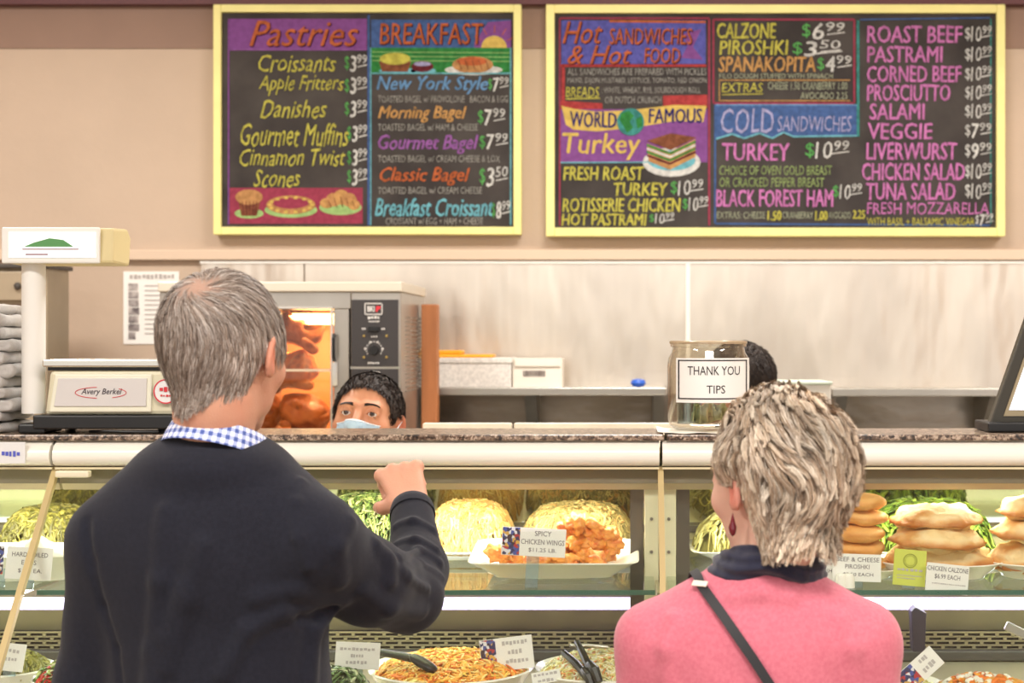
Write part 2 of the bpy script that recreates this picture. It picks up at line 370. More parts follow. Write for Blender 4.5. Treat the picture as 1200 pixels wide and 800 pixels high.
def bp(pts, c, lv, name='painted_panel', t=None):
    D = BD-.0006*lv; return pslab(pts, D-.0005, BD+.0002, name, CH[c], t, ref=BD)
def bt(s, box, c, t, shear=0, weight=.012, wob=.05, lv=7, tilt=0, shadow=None):
    bold = weight >= .03 and not shadow; weight = 0
    if bold: ptext(s, CH[c], t, (box[0]+.7, box[1]+.3, box[2]+.9, box[3]+.3), BD-.0006*(lv-.5), 'letter_stroke', shear=shear, wob=0, tilt=tilt)
    if shadow:
        x0, y0, x1, y1 = box; ptext(s, CH[shadow], t, (x0+1.2, y0+1, x1+1.4, y1+1.2), BD-.0006*lv, 'letter_shadow', shear=shear, weight=0, wob=0, tilt=tilt)
        return ptext(s, CH[c], t, box, BD-.0006*(lv+1), shear=shear, weight=weight, wob=0, tilt=tilt)
    return ptext(s, CH[c], t, box, BD-.0006*lv, shear=shear, weight=weight, wob=wob, tilt=tilt)
def bl(x0, y0, x1, y1, w, c, t, lv=4, name='chalk_line'):
    dx, dy = x1-x0, y1-y0; L = math.hypot(dx, dy); nx, ny = -dy/L*w/2, dx/L*w/2
    return bp([(x0+nx, y0+ny), (x1+nx, y1+ny), (x1-nx, y1-ny), (x0-nx, y0-ny)], c, lv, name, t)
def price(s, x0, y0, x1, y1, t, dollar='green'):
    wd = (x1-x0)
    bt('$', (x0, y0+1, x0+wd*.2, y1-1), dollar, t, weight=.01)
    bt(s[0] if '.' not in s[:2] else s[0], (x0+wd*.24, y0, x0+wd*.5, y1), 'white', t, .1, .03) if len(s) == 3 else bt(s[:2], (x0+wd*.22, y0, x0+wd*.62, y1), 'white', t, .1, .02)
    bt(s[-2:], (x0+wd*(.56 if len(s) == 3 else .66), y0-1, x1, y0+(y1-y0)*.5), 'white', t, .1, .012)
    bl(x0+wd*.58, y0+(y1-y0)*.66+1, x1, y0+(y1-y0)*.58, 1.3, 'white', t)

b1 = board('smaller square menu board with pastries and breakfast in coloured chalk', 251, 6, 611, 275)
bl(268, 22, 268, 263, 1.6, 'purple', b1); bp(rect(269, 22, 430, 58), 'purple', 1, t=b1)
bt('Pastries', (292, 24, 420, 54), 'orange', b1, .35, .03, shadow='shadow')
bl(269, 58.5, 430, 58.5, 1.2, 'violet', b1)
for s, bx in (('Croissants', (303, 63, 394, 84)), ('Apple Fritters', (303, 88, 403, 111)), ('Danishes', (305, 117, 383, 138)),
              ('Gourmet Muffins', (282, 145, 409, 171)), ('Cinnamon Twist', (281, 174, 405, 194)), ('Scones', (297, 198, 352, 219))):
    bt(s, bx, 'yellow', b1, .35, .016, .07)
for y in (65, 91, 118, 147, 175, 198): price('399', 407 if y > 140 else 404, y, 430, y+19, b1)
bp(rect(269, 220, 425, 262), 'crimson', 1, t=b1)
def plate(cx, cy, rx, ry, t, c='mint', lv=2): bp(oval(cx, cy, rx, ry), c, lv, 'drawn_plate', t)
plate(292, 250, 17, 6, b1)
bp([(279, 233), (283, 253), (301, 253), (306, 233)], 'brown', 3, 'drawn_muffin', b1)
bp(oval(292, 231, 16, 9), 'crust', 4, 'drawn_muffin_top', b1)
for x in (284, 288.5, 293, 297.5, 301): bl(x, 236, x-(x-292)*.25, 252, .8, 'maroon', b1, 5)
plate(341, 246, 31, 9, b1); bp(oval(341, 240, 29, 11), 'crust', 3, 'drawn_pie', b1); bp(oval(341, 238, 21, 6.5), 'crimson', 4, 'drawn_filling', b1)
for i in range(14):
    a = 2*PI*i/14; bp(oval(341+25*math.cos(a), 240+8.6*math.sin(a), 2.6, 1.7, 8), 'gold', 5, 'drawn_crimp', b1)
plate(399, 243, 25, 9, b1)
for i, (x, y, rx, ry) in enumerate([(383, 238, 8, 6), (391, 234, 9, 8), (400, 231, 9, 9), (409, 234, 9, 8), (415, 240, 7, 6)]): bp(oval(x, y, rx, ry, 14), 'crust' if i % 2 else 'tan', 3+i*.4, 'drawn_croissant', b1)
for i in range(5): bl(385+i*7, 230+abs(i-2)*2.4, 388+i*7, 243, .8, 'brown', b1, 6)
bl(432, 18, 432, 264, 2.4, 'dblue', b1); bl(434.5, 56, 434.5, 264, 1.2, 'cyan', b1); bl(598.5, 56, 598.5, 264, 1.6, 'cyan', b1)
bp(rect(435, 23, 599, 56), 'dblue', 1, t=b1); bp([(556, 50), (572, 26), (599, 24), (599, 56), (556, 56)], 'purple', 2, t=b1)
bp(oval(579, 56, 15, 14, 16, PI, 2*PI), 'gold', 3, 'drawn_sun', b1)
for a in range(5): bl(579+17*math.cos(PI+.5+a*.55), 54+15*math.sin(PI+.5+a*.55), 579+26*math.cos(PI+.5+a*.55), 54+24*math.sin(PI+.5+a*.55), 1, 'orange', b1)
bt('BREAKFAST', (445, 27, 566, 52), 'orange', b1, .08, .03, shadow='shadow', lv=8)
bp(rect(435, 56, 599, 87), 'leaf', 1, t=b1)
for y in (61, 66, 71): bl(436, y, 598, y+1, .8, 'mint', b1, 2)
bl(436, 86, 598, 86, 1.5, 'cyan', b1)
plate(466, 83, 22, 4, b1, 'cyan'); bp([(444, 72), (448, 84), (478, 84), (482, 72)], 'brown', 3, 'drawn_bagel', b1); bp(oval(463, 69, 18, 7), 'yellow', 4, 'drawn_egg', b1)
plate(496, 83, 15, 4, b1, 'cyan'); bp(oval(495, 78, 13, 6.5), 'maroon', 3, 'drawn_bagel', b1); bp(oval(495, 75, 10, 2.6), 'lilac', 4, 'drawn_bagel_top', b1)
plate(555, 82, 34, 6, b1, 'white'); bp(oval(554, 76, 24, 10), 'crust', 3, 'drawn_sandwich', b1); bp(oval(553, 72, 18, 5), 'orange', 4, 'drawn_bacon', b1)
for i in range(5): bl(537+i*8, 70, 541+i*8, 82, 1, 'brown', b1, 5)
for s, bx, c, sm, sb, pr, pb in (
    ('New York Style', (441, 89, 571, 110), 'blue', 'TOASTED BAGEL w/ PROVOLONE   BACON & EGG', (443, 112, 595, 120), '799', (572, 91, 596, 107)),
    ('Morning Bagel', (443, 124, 546, 143), 'tan', 'TOASTED BAGEL w/ HAM & CHEESE', (443, 145, 560, 153), '799', (560, 128, 592, 147)),
    ('Gourmet Bagel', (443, 158, 560, 180), 'violet', 'TOASTED BAGEL w/ CREAM CHEESE & LOX', (443, 182, 586, 190), '799', (562, 157, 595, 175)),
    ('Classic Bagel', (445, 196, 550, 217), 'orange', 'TOASTED BAGEL w/ CREAM CHEESE', (443, 219, 565, 227), '350', (562, 196, 595, 218)),
    ('Breakfast Croissant', (439, 232, 578, 253), 'cyan', 'CROISSANT w/ EGG + HAM + CHEESE', (452, 255, 566, 263), '899', (576, 236, 598, 256))):
    bt(s, bx, c, b1, .3, .03, .06); bt(sm, sb, 'grey', b1, .05, .004, .05); price(pr, *pb, b1)

b2 = board('wide menu board with sandwiches and a chalk sandwich drawing', 640, 6, 1177, 277, 10)
bl(656, 22, 656, 264, 1.8, 'crimson', b2); bl(831, 22, 831, 264, 2.4, 'crimson', b2); bl(656, 21.5, 831, 21.5, 2, 'crimson', b2)
bp(rect(658, 24, 827, 75), 'ultra', 1, t=b2); bl(714, 25, 827, 26, 2.5, 'orange', b2); bp([(800, 40), (822, 34), (812, 55), (824, 70), (798, 68), (806, 54)], 'purple', 2, t=b2)
bt('Hot', (659, 25, 706, 51), 'orange', b2, .35, .03, shadow='shadow'); bt('SANDWICHES', (714, 33, 811, 52), 'orange', b2, .1, .03, shadow='shadow')
bt('& Hot', (665, 53, 740, 75), 'orange', b2, .35, .03, shadow='shadow'); bt('FOOD', (755, 56, 797, 74), 'orange', b2, .1, .03, shadow='shadow')
bl(657, 77, 828, 77, 3, 'red', b2); bl(660, 77, 660, 122, 4, 'red', b2)
bt('ALL SANDWICHES ARE PREPARED WITH PICKLES', (665, 80, 828, 88), 'grey', b2, 0, .006)
bt('MAYO, DIJON MUSTARD, LETTUCE, TOMATO, RED ONION', (665, 91, 828, 99), 'grey', b2, 0, .006)
bt('BREADS', (663, 102, 702, 114), 'yellow', b2, .1, .02); bl(663, 116, 703, 115, 1.2, 'yellow', b2)
bt(': WHITE, WHEAT, RYE, SOURDOUGH ROLL', (705, 102, 821, 110), 'grey', b2, 0, .006); bt('OR DUTCH CRUNCH', (709, 113, 775, 121), 'grey', b2, 0, .006)
bp([(777, 112), (829, 111), (829, 126), (777, 126)], 'red', 1, t=b2); bp([(657, 118), (706, 121), (706, 130), (657, 130)], 'red', 1, t=b2)
bp(rect(657, 128, 829, 190), 'purple', 1.5, t=b2)
ban = [(658, 124), (675, 128), (700, 131), (740, 129), (790, 123), (828, 124), (824, 143), (790, 142), (740, 150), (700, 154), (672, 152), (663, 146)]
bp(ban, 'gold', 3, 'drawn_banner', b2)
bt('WORLD', (668, 131, 722, 149), 'navy', b2, .05, .03, .04, tilt=-.02); bt('FAMOUS', (760, 127, 822, 144), 'navy', b2, .05, .03, .04)
bp(oval(739, 143, 16, 16, 24), 'teal', 8, 'drawn_globe', b2); bp([(728, 133), (737, 130), (743, 136), (738, 143), (742, 150), (735, 156), (730, 147), (726, 141)], 'leaf', 9, 'drawn_land', b2); bp([(745, 140), (752, 136), (753, 148), (747, 151)], 'leaf', 9, 'drawn_land', b2)
bt('Turkey', (659, 156, 750, 187), 'gold', b2, .15, .03, .04)
bl(657, 190.5, 760, 190, 1.4, 'cyan', b2)
plate(787, 190, 34, 17, b2, 'white', 3); plate(787, 188, 28, 12, b2, 'cyan', 4)
bp([(758, 168), (785, 178), (785, 199), (760, 189)], 'crust', 5, 'drawn_sandwich', b2); bp([(785, 178), (815, 163), (815, 184), (785, 199)], 'tan', 5, 'drawn_sandwich', b2)
bp([(758, 165), (786, 156), (816, 161), (786, 176)], 'brown', 6, 'drawn_bread_top', b2)
for dy, c in ((4, 'leaf'), (8, 'white'), (12, 'leaf'), (16, 'maroon')):
    bl(758, 166+dy, 785, 176+dy, 2.4, c, b2, 7); bl(785, 176+dy, 815, 162+dy, 2.4, c, b2, 7)
for s, bx in (('FRESH ROAST', (660, 195, 754, 211)), ('TURKEY', (719, 214, 782, 229)), ('ROTISSERIE CHICKEN', (659, 232, 797, 248)), ('HOT PASTRAMI', (658, 250, 757, 264))): bt(s, bx, 'yellow', b2, .12, .03)
price('1099', 786, 211, 824, 229, b2); price('1099', 800, 231, 830, 247, b2); price('1099', 761, 250, 790, 262, b2)
for a in ((836, 23, 1001, 23), (836, 23, 836, 121), (1001, 23, 1001, 121), (836, 121, 1001, 121)): bl(*a, 2.2, 'crimson', b2)
bt('CALZONE', (840, 27, 909, 45), 'yellow', b2, .1, .03); bt('PIROSHKI', (843, 47, 923, 64), 'yellow', b2, .1, .03); bt('SPANAKOPITA', (842, 66, 955, 84), 'tan', b2, .1, .03)
price('699', 940, 27, 990, 46, b2); price('350', 929, 48, 985, 66, b2); price('499', 958, 66, 998, 84, b2)
bl(945, 64, 987, 60, 1.4, 'white', b2)
bt('FILO DOUGH STUFFED WITH SPINACH', (843, 86, 976, 92), 'sage', b2, 0, .002)
for a in ((843, 94, 996, 94), (843, 94, 843, 118), (843, 118, 996, 118)): bl(*a, 1.2, 'tan', b2)
bt('EXTRAS', (846, 97, 894, 108), 'yellow', b2, .1, .02); bl(846, 111, 894, 110, 1, 'yellow', b2)
bt('CHEESE 1.50 CRANBERRY 1.00', (900, 96, 993, 105), 'sage', b2, .05, .008); bt('AVOCADO 2.25', (938, 108, 993, 116), 'sage', b2, .05, .008)
bp([(837, 123), (1005, 123), (1005, 158), (930, 160), (918, 155), (905, 162), (890, 156), (872, 162), (858, 157), (838, 163)], 'dblue', 1, t=b2)
zz = [(838, 163), (858, 157), (872, 162), (890, 156), (905, 162), (918, 155), (930, 160), (1005, 159)]
for p, q in zip(zz, zz[1:]): bl(*p, *q, 2, 'cyan', b2)
bl(1005.5, 24, 1005.5, 160, 3, 'teal', b2); bl(838, 122, 838, 262, 2.2, 'dblue', b2); bl(838, 262, 1160, 264, 2, 'dblue', b2); bl(838, 123, 1004, 123, 1.6, 'blue', b2); bl(1008, 23, 1160, 21, 1.6, 'dblue', b2); bl(1161, 22, 1161, 262, 1.4, 'teal', b2)
bt('COLD', (845, 127, 907, 156), 'lilac', b2, .1, .02); bt('SANDWICHES', (911, 136, 998, 154), 'lilac', b2, .1, .008)
bt('TURKEY', (846, 168, 925, 188), 'pink', b2, .05, .03); price('1099', 944, 166, 995, 186, b2)
bt('CHOICE OF OVEN GOLD BREAST', (843, 194, 975, 205), 'lime', b2, .05, .006); bt('OR CRACKED PEPPER BREAST', (843, 208, 966, 219), 'lime', b2, .05, .006)
bt('BLACK FOREST HAM', (839, 222, 976, 242), 'pink', b2, .05, .03); price('1099', 976, 216, 1010, 233, b2)
bt('EXTRAS: CHEESE', (840, 248, 897, 256), 'sage', b2, .05, .01); bt('1.50', (899, 247, 915, 258), 'yellow', b2, .1, .03); bt('CRANBERRY', (917, 248, 953, 256), 'sage', b2, 0, .01); bt('1.00', (955, 247, 969, 258), 'yellow', b2, .1, .03); bt('AVOCADO', (971, 248, 997, 256), 'sage', b2, 0, .01); bt('2.25', (999, 246, 1013, 256), 'yellow', b2, .1, .03)
for s, bx, pr in (('ROAST BEEF', (1016, 30, 1127, 50), '1099'), ('PASTRAMI', (1016, 54, 1104, 73), '1099'), ('CORNED BEEF', (1016, 77, 1126, 96), '1099'), ('PROSCIUTTO', (1016, 99, 1113, 118), '1099'),
                  ('SALAMI', (1019, 121, 1083, 140), '1099'), ('VEGGIE', (1017, 144, 1092, 163), '799'), ('LIVERWURST', (1015, 167, 1121, 187), '999'), ('CHICKEN SALAD', (1010, 191, 1130, 211), '1099'), ('TUNA SALAD', (1015, 214, 1119, 234), '1099')):
    bt(s, bx, 'pink', b2, .04, .03); price(pr, 1131, bx[1]+1, 1162, bx[3]-1, b2, 'white')
bt('FRESH MOZZARELLA', (1016, 237, 1159, 251), 'pink', b2, .04, .02); bt('WITH BASIL + BALSAMIC VINEGAR', (1016, 255, 1142, 264), 'yellow', b2, 0, .004); price('799', 1143, 251, 1164, 264, b2, 'white')
# ------------------------------------------------------------------ display cases
TOPZ = 1.400; TOPB = 1.388
GS = .84                                   # front glass leans out towards the customers: depth change per metre of height
def GD(z, off=0): return 3.0-GS*(1.338-z)-off
white_en = mat('enamel_white', (246, 243, 232), .28, coat=.3)
cream = mat('enamel_cream', (236, 228, 200), .4)
dark_en = mat('housing_brown', (120, 108, 88), .5); tan_strip = mat('housing_tan', (205, 190, 160), .45)
darkg = mat('dark_grey_metal', (92, 86, 80), .5, .3); black = mat('black_plastic', (22, 21, 22), .4)
glass = glass_mat('case_glass', (.97, .985, .965), 1.0); shelfglass = glass_mat('shelf_glass', (.86, .93, .87), 1.0)
edge_green = mat('glass_edge_green', (58, 104, 88), .25)
mirror = mat('mirror_panel', (226, 224, 196), .06, 1.0)
steel_in = mat('steel_inner', (190, 180, 150), .35, .8, noise=.15, nscale=9)
XA = [-2.30, XD(68, 3.0), XD(774, 3.0), 1.42]
SH_Z, SH_F, SH_B = 1.117, 2.86, 3.455
lamp_em = mat('tube_glow', (255, 255, 255), .3, emit=(206, 188, 255), estr=2.6)
def display_case(x0, x1, label, seam=.003, ends=(1, 1)):
    t = thing('display_case', label, 'display case', ((x0+x1)/2, 3.0, 0)); mx = (x0+x1)/2
    L = lambda x: x-mx
    def B(name, mb, m, par=t, **k):
        for i, v in enumerate(mb.v): mb.v[i] = (v[0]-mx, v[1]-3.0, v[2])
        return mb.build(name, m, par, **k)
    a, b = x0+seam, x1-seam
    B('base', MB().box((a, 2.62, .0), (b, 3.52, .10)), darkg)
    B('lower_body', MB().prism([(2.52, .1), (3.52, .1), (3.52, .78), (2.50, .78)], a, b), cream, bevel=.006)
    B('fascia', MB().prism([(3.0, TOPB-.001), (2.984, TOPB-.002), (2.968, 1.378), (2.961, 1.366), (2.96, 1.354), (2.966, 1.344), (2.98, 1.338), (3.0, 1.337)], a, b), white_en, smooth=True)
    B('fascia_trim', MB().box((a, 2.975, 1.3325), (b, 3.0, 1.3365)), mat('trim_warm', (226, 214, 176), .4))
    B('lamp_housing', MB().box((a, 3.0, 1.303), (b, 3.045, 1.333)), dark_en)
    B('housing_lip', MB().prism([(3.012, 1.303), (3.05, 1.303), (3.05, 1.289), (3.02, 1.289)], a, b), tan_strip)
    B('case_ceiling', MB().box((a, 3.045, 1.318), (b, 3.5, 1.332)), cream)
    B('top_deck', MB().box((a, 2.985, 1.345), (b, 3.19, TOPB-.001)), cream)
    B('rear_deck', MB().box((a, 3.191, 1.335), (b, 3.52, 1.36)), cream)
    # front glass, leaning
    z1, z0 = 1.334, .80; d1, d0 = GD(z1), GD(z0)
    B('front_glass', MB().prism([(d1, z1), (d0, z0), (d0-.004, z0-.002), (d1-.004, z1)], a+.004, b-.004), glass)
    # back: doors and leaning mirror above
    B('rear_door', MB().box((a, 3.47, .88), (mx-.0, 3.485, 1.20)), mat('rear_door', (212, 204, 160), .5, noise=.15, nscale=4))
    B('rear_door', MB().box((mx, 3.49, .88), (b, 3.505, 1.20)), mat('rear_door', (0, 0, 0)))
    B('mirror_panel', MB().prism([(3.47, 1.165), (3.42, 1.318), (3.425, 1.32), (3.476, 1.167)], a+.03, b-.03), mirror)
    B('rear_frame', MB().box((a, 3.46, 1.15), (b, 3.51, 1.165)), darkg)
    # deck, grille, tube
    B('deck', MB().prism([(2.56, .82), (3.40, .886), (3.40, .87), (2.56, .805)], a, b), steel_in)
    B('rear_duct', MB().box((a, 3.405, .86), (b, 3.42, 1.10)), mat('duct_brown', (136, 126, 96), .42, .5, noise=.25, nscale=6))
    g = MB(); zg0, zg1 = ZD(761, 3.37), ZD(741, 3.37); rows = 4; h = (zg1-zg0)/rows
    for r in range(rows+1): g.box((a, 3.372, zg0+r*h-.0016), (b, 3.377, zg0+r*h+.0016))
    n = int((b-a)/.034)
    for r in range(rows):
        for k in range(n):
            xx = a+(k+.5*(r % 2)+.3)*.034; g.box((xx, 3.372, zg0+r*h), (xx+.007, 3.377, zg0+(r+1)*h))
    B('vent_grille', g, mat('grille_tan', (178, 168, 130), .4, .4))
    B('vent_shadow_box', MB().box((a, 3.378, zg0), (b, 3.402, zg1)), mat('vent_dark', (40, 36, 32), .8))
    B('rail', MB().box((a, 3.345, .884), (b, 3.37, ZD(762, 3.35))), mat('rail_dark', (48, 44, 42), .5), bevel=.003)
    tl = B('lamp_tube', MB().tube([(a+.03, 3.30, 1.022), (b-.03, 3.30, 1.022)], .0085, 12).tube([(a+.03, 3.335, 1.006), (b-.03, 3.335, 1.006)], .008, 12), lamp_em, smooth=True)
    B('lamp_bracket', MB().box((a+.005, 3.285, 1.0), (a+.03, 3.384, 1.04)).box((b-.03, 3.285, 1.0), (b-.005, 3.384, 1.04)), darkg)
    area_lamp('lamp_light', (0, .27, 1.045), x1-x0-.1, .03, 2.2, (.93, .90, 1), (math.radians(-35), 0, 0), t)
    # upper case lamp (fluorescent, warm) beneath the housing
    area_lamp('case_light', (0, .10, 1.314), x1-x0-.06, .06, 13.0, (1, .95, .74), (math.radians(22), 0, 0), t)
    # glass shelf
    sh = B('glass_shelf', MB().box((a+.01, SH_F, SH_Z-.008), (b-.01, SH_B, SH_Z)), shelfglass)
    B('shelf_edge', MB().box((a+.01, SH_F-.002, SH_Z-.0085), (b-.01, SH_F, SH_Z+.0005)), edge_green)
    for e, s in [z for z, k in zip(((a, 1), (b, -1)), ends) if k]:
        B('upright', MB().box((min(e, e+s*.028), 3.03, .86), (max(e, e+s*.028), 3.05, 1.318)), mat('upright_cream', (226, 222, 190), .4), bevel=.002)
        sc = MB()
        for z in (1.322, 1.23, 1.165): sc.lathe([(0, 0), (.0035, 0), (.003, .003), (0, .003)], (0, 0, 0), 10, M=Matrix.Translation((e+s*.014, 3.03, z)) @ Matrix.Rotation(PI/2, 4, 'X'))
        B('screw', sc, steel_d)
        B('shelf_bracket', MB().prism([(3.03, SH_Z-.008), (2.89, SH_Z-.01), (3.03, SH_Z-.05)], min(e, e+s*.006), max(e, e+s*.006)), steel_in)
        B('side_panel', MB().box((min(e, e+s*.004), 3.05, .8), (max(e, e+s*.004), 3.5, 1.318)), mat('side_panel', (150, 142, 118), .35, .4))
        B('corner_post', MB().box((min(e+s*.030, e+s*.056), 3.055, .90), (max(e+s*.030, e+s*.056), 3.09, 1.318)), darkg)
    return t, B
cases = []
for i, lab in enumerate(('glass-fronted deli case cut off by the left edge of view', 'middle glass-fronted deli case holding the spicy chicken wings', 'right glass-fronted deli case holding calzones and piroshki')):
    cases.append(display_case(XA[i], XA[i+1], lab, ends=[(1, 0), (0, 1), (1, 1)][i]))
# beige joint bars over the glass seams
barm = mat('joint_bar', (204, 184, 134), .45, .2)
for i in (1, 2):
    x = XA[i]; B = cases[i][1]
    B('joint_bar', MB().prism([(GD(1.337, .012), 1.337), (GD(.80, .012), .80), (GD(.80, -.004), .80), (GD(1.337, -.004), 1.337)], x-.0055, x+.0055), barm)
B = cases[1][1]
B('hinge', MB().box((XA[1]+.01, 2.955, 1.318), (XA[1]+.075, 2.975, 1.331)), cream, bevel=.003)
# a dark bracket hanging under the shelf at the right, chrome clip
B = cases[2][1]
q = [(1068, 716), (1073, 711), (1086, 718), (1084, 764), (1070, 764)]
B('hanging_bracket', MB().slab([(P(x, y, 3.24).x, P(x, y, 3.24).z) for x, y in q], (3.24, 3.275)), mat('bracket_purple_black', (44, 36, 56), .4), bevel=.002)
cp = P(1190, 738, 3.1)
B('chrome_clip', MB().box((-.022, -.005, -.009), (.03, .005, .009), M=Matrix.Translation(cp) @ Matrix.Rotation(math.radians(25), 4, 'Y')), steel, bevel=.002)
# white lamp-housing ends visible on wall stickers
tag(MB().box((XD(-2, 2.95), 2.956, ZD(543, 2.95)), (XD(28, 2.95), 2.959, ZD(518, 2.95))).build('case_sticker', mat('sticker_white', (232, 232, 232), .5)), 'pale rectangular sticker on the white fascia at far left', 'sticker')
ptext('~5', mat('ink_blue', (90, 100, 200), .6), bpy.data.objects['case_sticker'], (2, 528, 24, 535), 2.955)

# ------------------------------------------------------------------ granite counter top
gr = mat('granite', (196, 168, 140), .28)
nt = gr.node_tree; b = nt.nodes['Principled BSDF']; tc = nt.nodes.new('ShaderNodeTexCoord'); vo = nt.nodes.new('ShaderNodeTexVoronoi'); vo.inputs['Scale'].default_value = 260
nz = nt.nodes.new('ShaderNodeTexNoise'); nz.inputs['Scale'].default_value = 75; nz.inputs['Detail'].default_value = 6
rp = nt.nodes.new('ShaderNodeValToRGB'); rp.color_ramp.elements[0].position = .28; rp.color_ramp.elements[0].color = lin((44, 36, 32)); rp.color_ramp.elements[1].position = .70; rp.color_ramp.elements[1].color = lin((196, 176, 156))
e = rp.color_ramp.elements.new(.47); e.color = lin((112, 90, 74))
ma = nt.nodes.new('ShaderNodeMath'); ma.operation = 'MULTIPLY_ADD'; ma.inputs[1].default_value = .35
sp = nt.nodes.new('ShaderNodeSeparateColor')
nt.links.new(tc.outputs['Object'], vo.inputs['Vector']); nt.links.new(tc.outputs['Object'], nz.inputs['Vector']); nt.links.new(vo.outputs['Color'], sp.inputs[0])
sb = nt.nodes.new('ShaderNodeMath'); sb.operation = 'SUBTRACT'; sb.inputs[1].default_value = .18
nt.links.new(nz.outputs['Fac'], sb.inputs[0])
nt.links.new(sp.outputs[0], ma.inputs[0]); nt.links.new(sb.outputs[0], ma.inputs[2]); nt.links.new(ma.outputs[0], rp.inputs[0]); nt.links.new(rp.outputs[0], b.inputs['Base Color'])
for x0, x1, lab in ((-2.3, XD(778, 2.99), 'long speckled granite counter slab over the left and middle cases'), (XD(781, 2.99), 1.42, 'speckled granite counter slab over the right case under the tips jar')):
    tag(MB().box((x0, 2.972, TOPB), (x1, 3.19, TOPZ)).build('granite_slab', gr, bevel=.003), lab, 'countertop')
# pale cutting boards lying behind on the rear ledge
ledge = tag(MB().box((-2.3, 3.525, 1.30), (1.42, 3.585, 1.32)).build('rear_ledge', steel), 'steel service ledge running behind the granite counter', 'ledge')
for x0, x1, lab in ((495, 600, 'shorter pale cutting board standing on the rear service ledge'), (602, 838, 'longer pale cutting board standing on the rear service ledge')):
    tag(MB().box((XD(x0, 3.56), 3.56, 1.321), (XD(x1, 3.56), 3.58, ZD(495.5, 3.56))).build('cutting_board', mat('board_white', (232, 222, 206), .5, noise=.1, nscale=20), bevel=.004), lab, 'cutting board')
MB().box((-2.28, 3.53, 0), (-2.2, 3.58, 1.30)).box((1.3, 3.53, 0), (1.38, 3.58, 1.30)).build('ledge_leg', steel_d, ledge)

# ------------------------------------------------------------------ tips jar
jg = glass_mat('jar_glass', (.93, .91, .86), 1.5, .03)
JD = 3.085; jx = XD(830, JD); t = thing('tips_jar', 'clear glass tips jar with a THANK YOU TIPS label on granite counter', 'jar', (jx, JD, TOPZ))
H = ZD(399, JD)-TOPZ-.003; R = 49/FPX*JD
# napkin under the jar
nm = MB(); n = 15
pts = []
for i in range(n):
    for j in range(n):
        u, v = i/(n-1)*2-1, j/(n-1)*2-1; pts.append((jx-.012+u*.092, JD-.012+v*.085, TOPZ+.0012+.0011*(1+math.sin(u*9+v*4))+max(0, abs(u)-.85)*.02))
nm.add(pts, [(i*n+j, (i+1)*n+j, (i+1)*n+j+1, i*n+j+1) for i in range(n-1) for j in range(n-1)])
o = nm.build('paper_napkin', mat('napkin', (244, 240, 232), .9), smooth=True); sd = o.modifiers.new('s', 'SOLIDIFY'); sd.thickness = .0008; sd.offset = -1
tag(o, 'thin white paper napkin spread under the tips jar', 'napkin')
prof = [(0, .004), (R*.80, .004), (R*.93, .012), (R*.975, .03), (R*.985, H-.05), (R*.96, H-.032), (R*.88, H-.02), (R*.86, H-.010), (R*.905, H-.009), (R*.91, H), (R*.86, H), (R*.83, H-.014), (R*.90, H-.035), (R*.94, H-.055), (R*.935, .03), (R*.88, .018), (0, .013)]
MB().lathe(prof, (0, 0, 0), 56).build('jar_glass', jg, t, smooth=True)
MB().lathe([(R*.885, H-.0035), (R*.93, H-.003), (R*.935, H+.001), (R*.90, H+.003), (R*.86, H+.001)], (0, 0, 0), 48).build('rim', mat('jar_rim', (200, 180, 150), .2, .3), t, smooth=True)
# curved label
def curved(x0px, x1px, y0px, y1px, rr, name, m, par, D=JD, cx=jx, n=18, th=.0004):
    z0, z1 = ZD(y1px, D-rr)-TOPZ, ZD(y0px, D-rr)-TOPZ; vs = []; fs = []
    a0 = math.asin(max(-1, min(1, (XD(x0px, D-rr*.9)-cx)/rr))); a1 = math.asin(max(-1, min(1, (XD(x1px, D-rr*.9)-cx)/rr)))
    for q in (0, th):
        for i in range(n+1):
            a = a0+(a1-a0)*i/n
            for z in (z0, z1): vs.append(((rr+q)*math.sin(a), -(rr+q)*math.cos(a), z))
    m2 = (n+1)*2
    for i in range(n): fs += [(2*i, 2*i+2, 2*i+3, 2*i+1), (m2+2*i, m2+2*i+1, m2+2*i+3, m2+2*i+2), (2*i, m2+2*i, m2+2*i+2, 2*i+2), (2*i+1, 2*i+3, m2+2*i+3, m2+2*i+1)]
    return MB().add(vs, fs).build(name, m, par, smooth=True)
RL = R*.99
curved(793, 880, 419.5, 472, RL, 'label', mat('label_paper', (250, 249, 245), .6), t)
ink = mat('ink_black', (28, 27, 30), .6)
for bx in ((795, 877, 421.6, 423), (795, 877, 466.5, 468), (795, 796.4, 421.6, 468), (875.6, 877, 421.6, 468)): curved(bx[0], bx[1], bx[2], bx[3], RL+.0006, 'label_border', ink, t)
def wrap_text(s, pxbox, rr, m, par, D=JD, cx=jx, **k):
    o = ptext(s, m, None, pxbox, D-rr*.97, **k); me = o.data
    for v in me.vertices:
        x = max(-rr*.98, min(rr*.98, (v.co.x-cx))); v.co = (x, -math.sqrt(rr*rr-x*x)-.0004, v.co.z-TOPZ)
    o.parent = par; return o
wrap_text('THANK YOU', (806, 429, 868, 439.5), RL+.0006, ink, t, weight=.0)
wrap_text('TIPS', (828, 451.5, 850, 461), RL+.0006, ink, t, weight=.0)
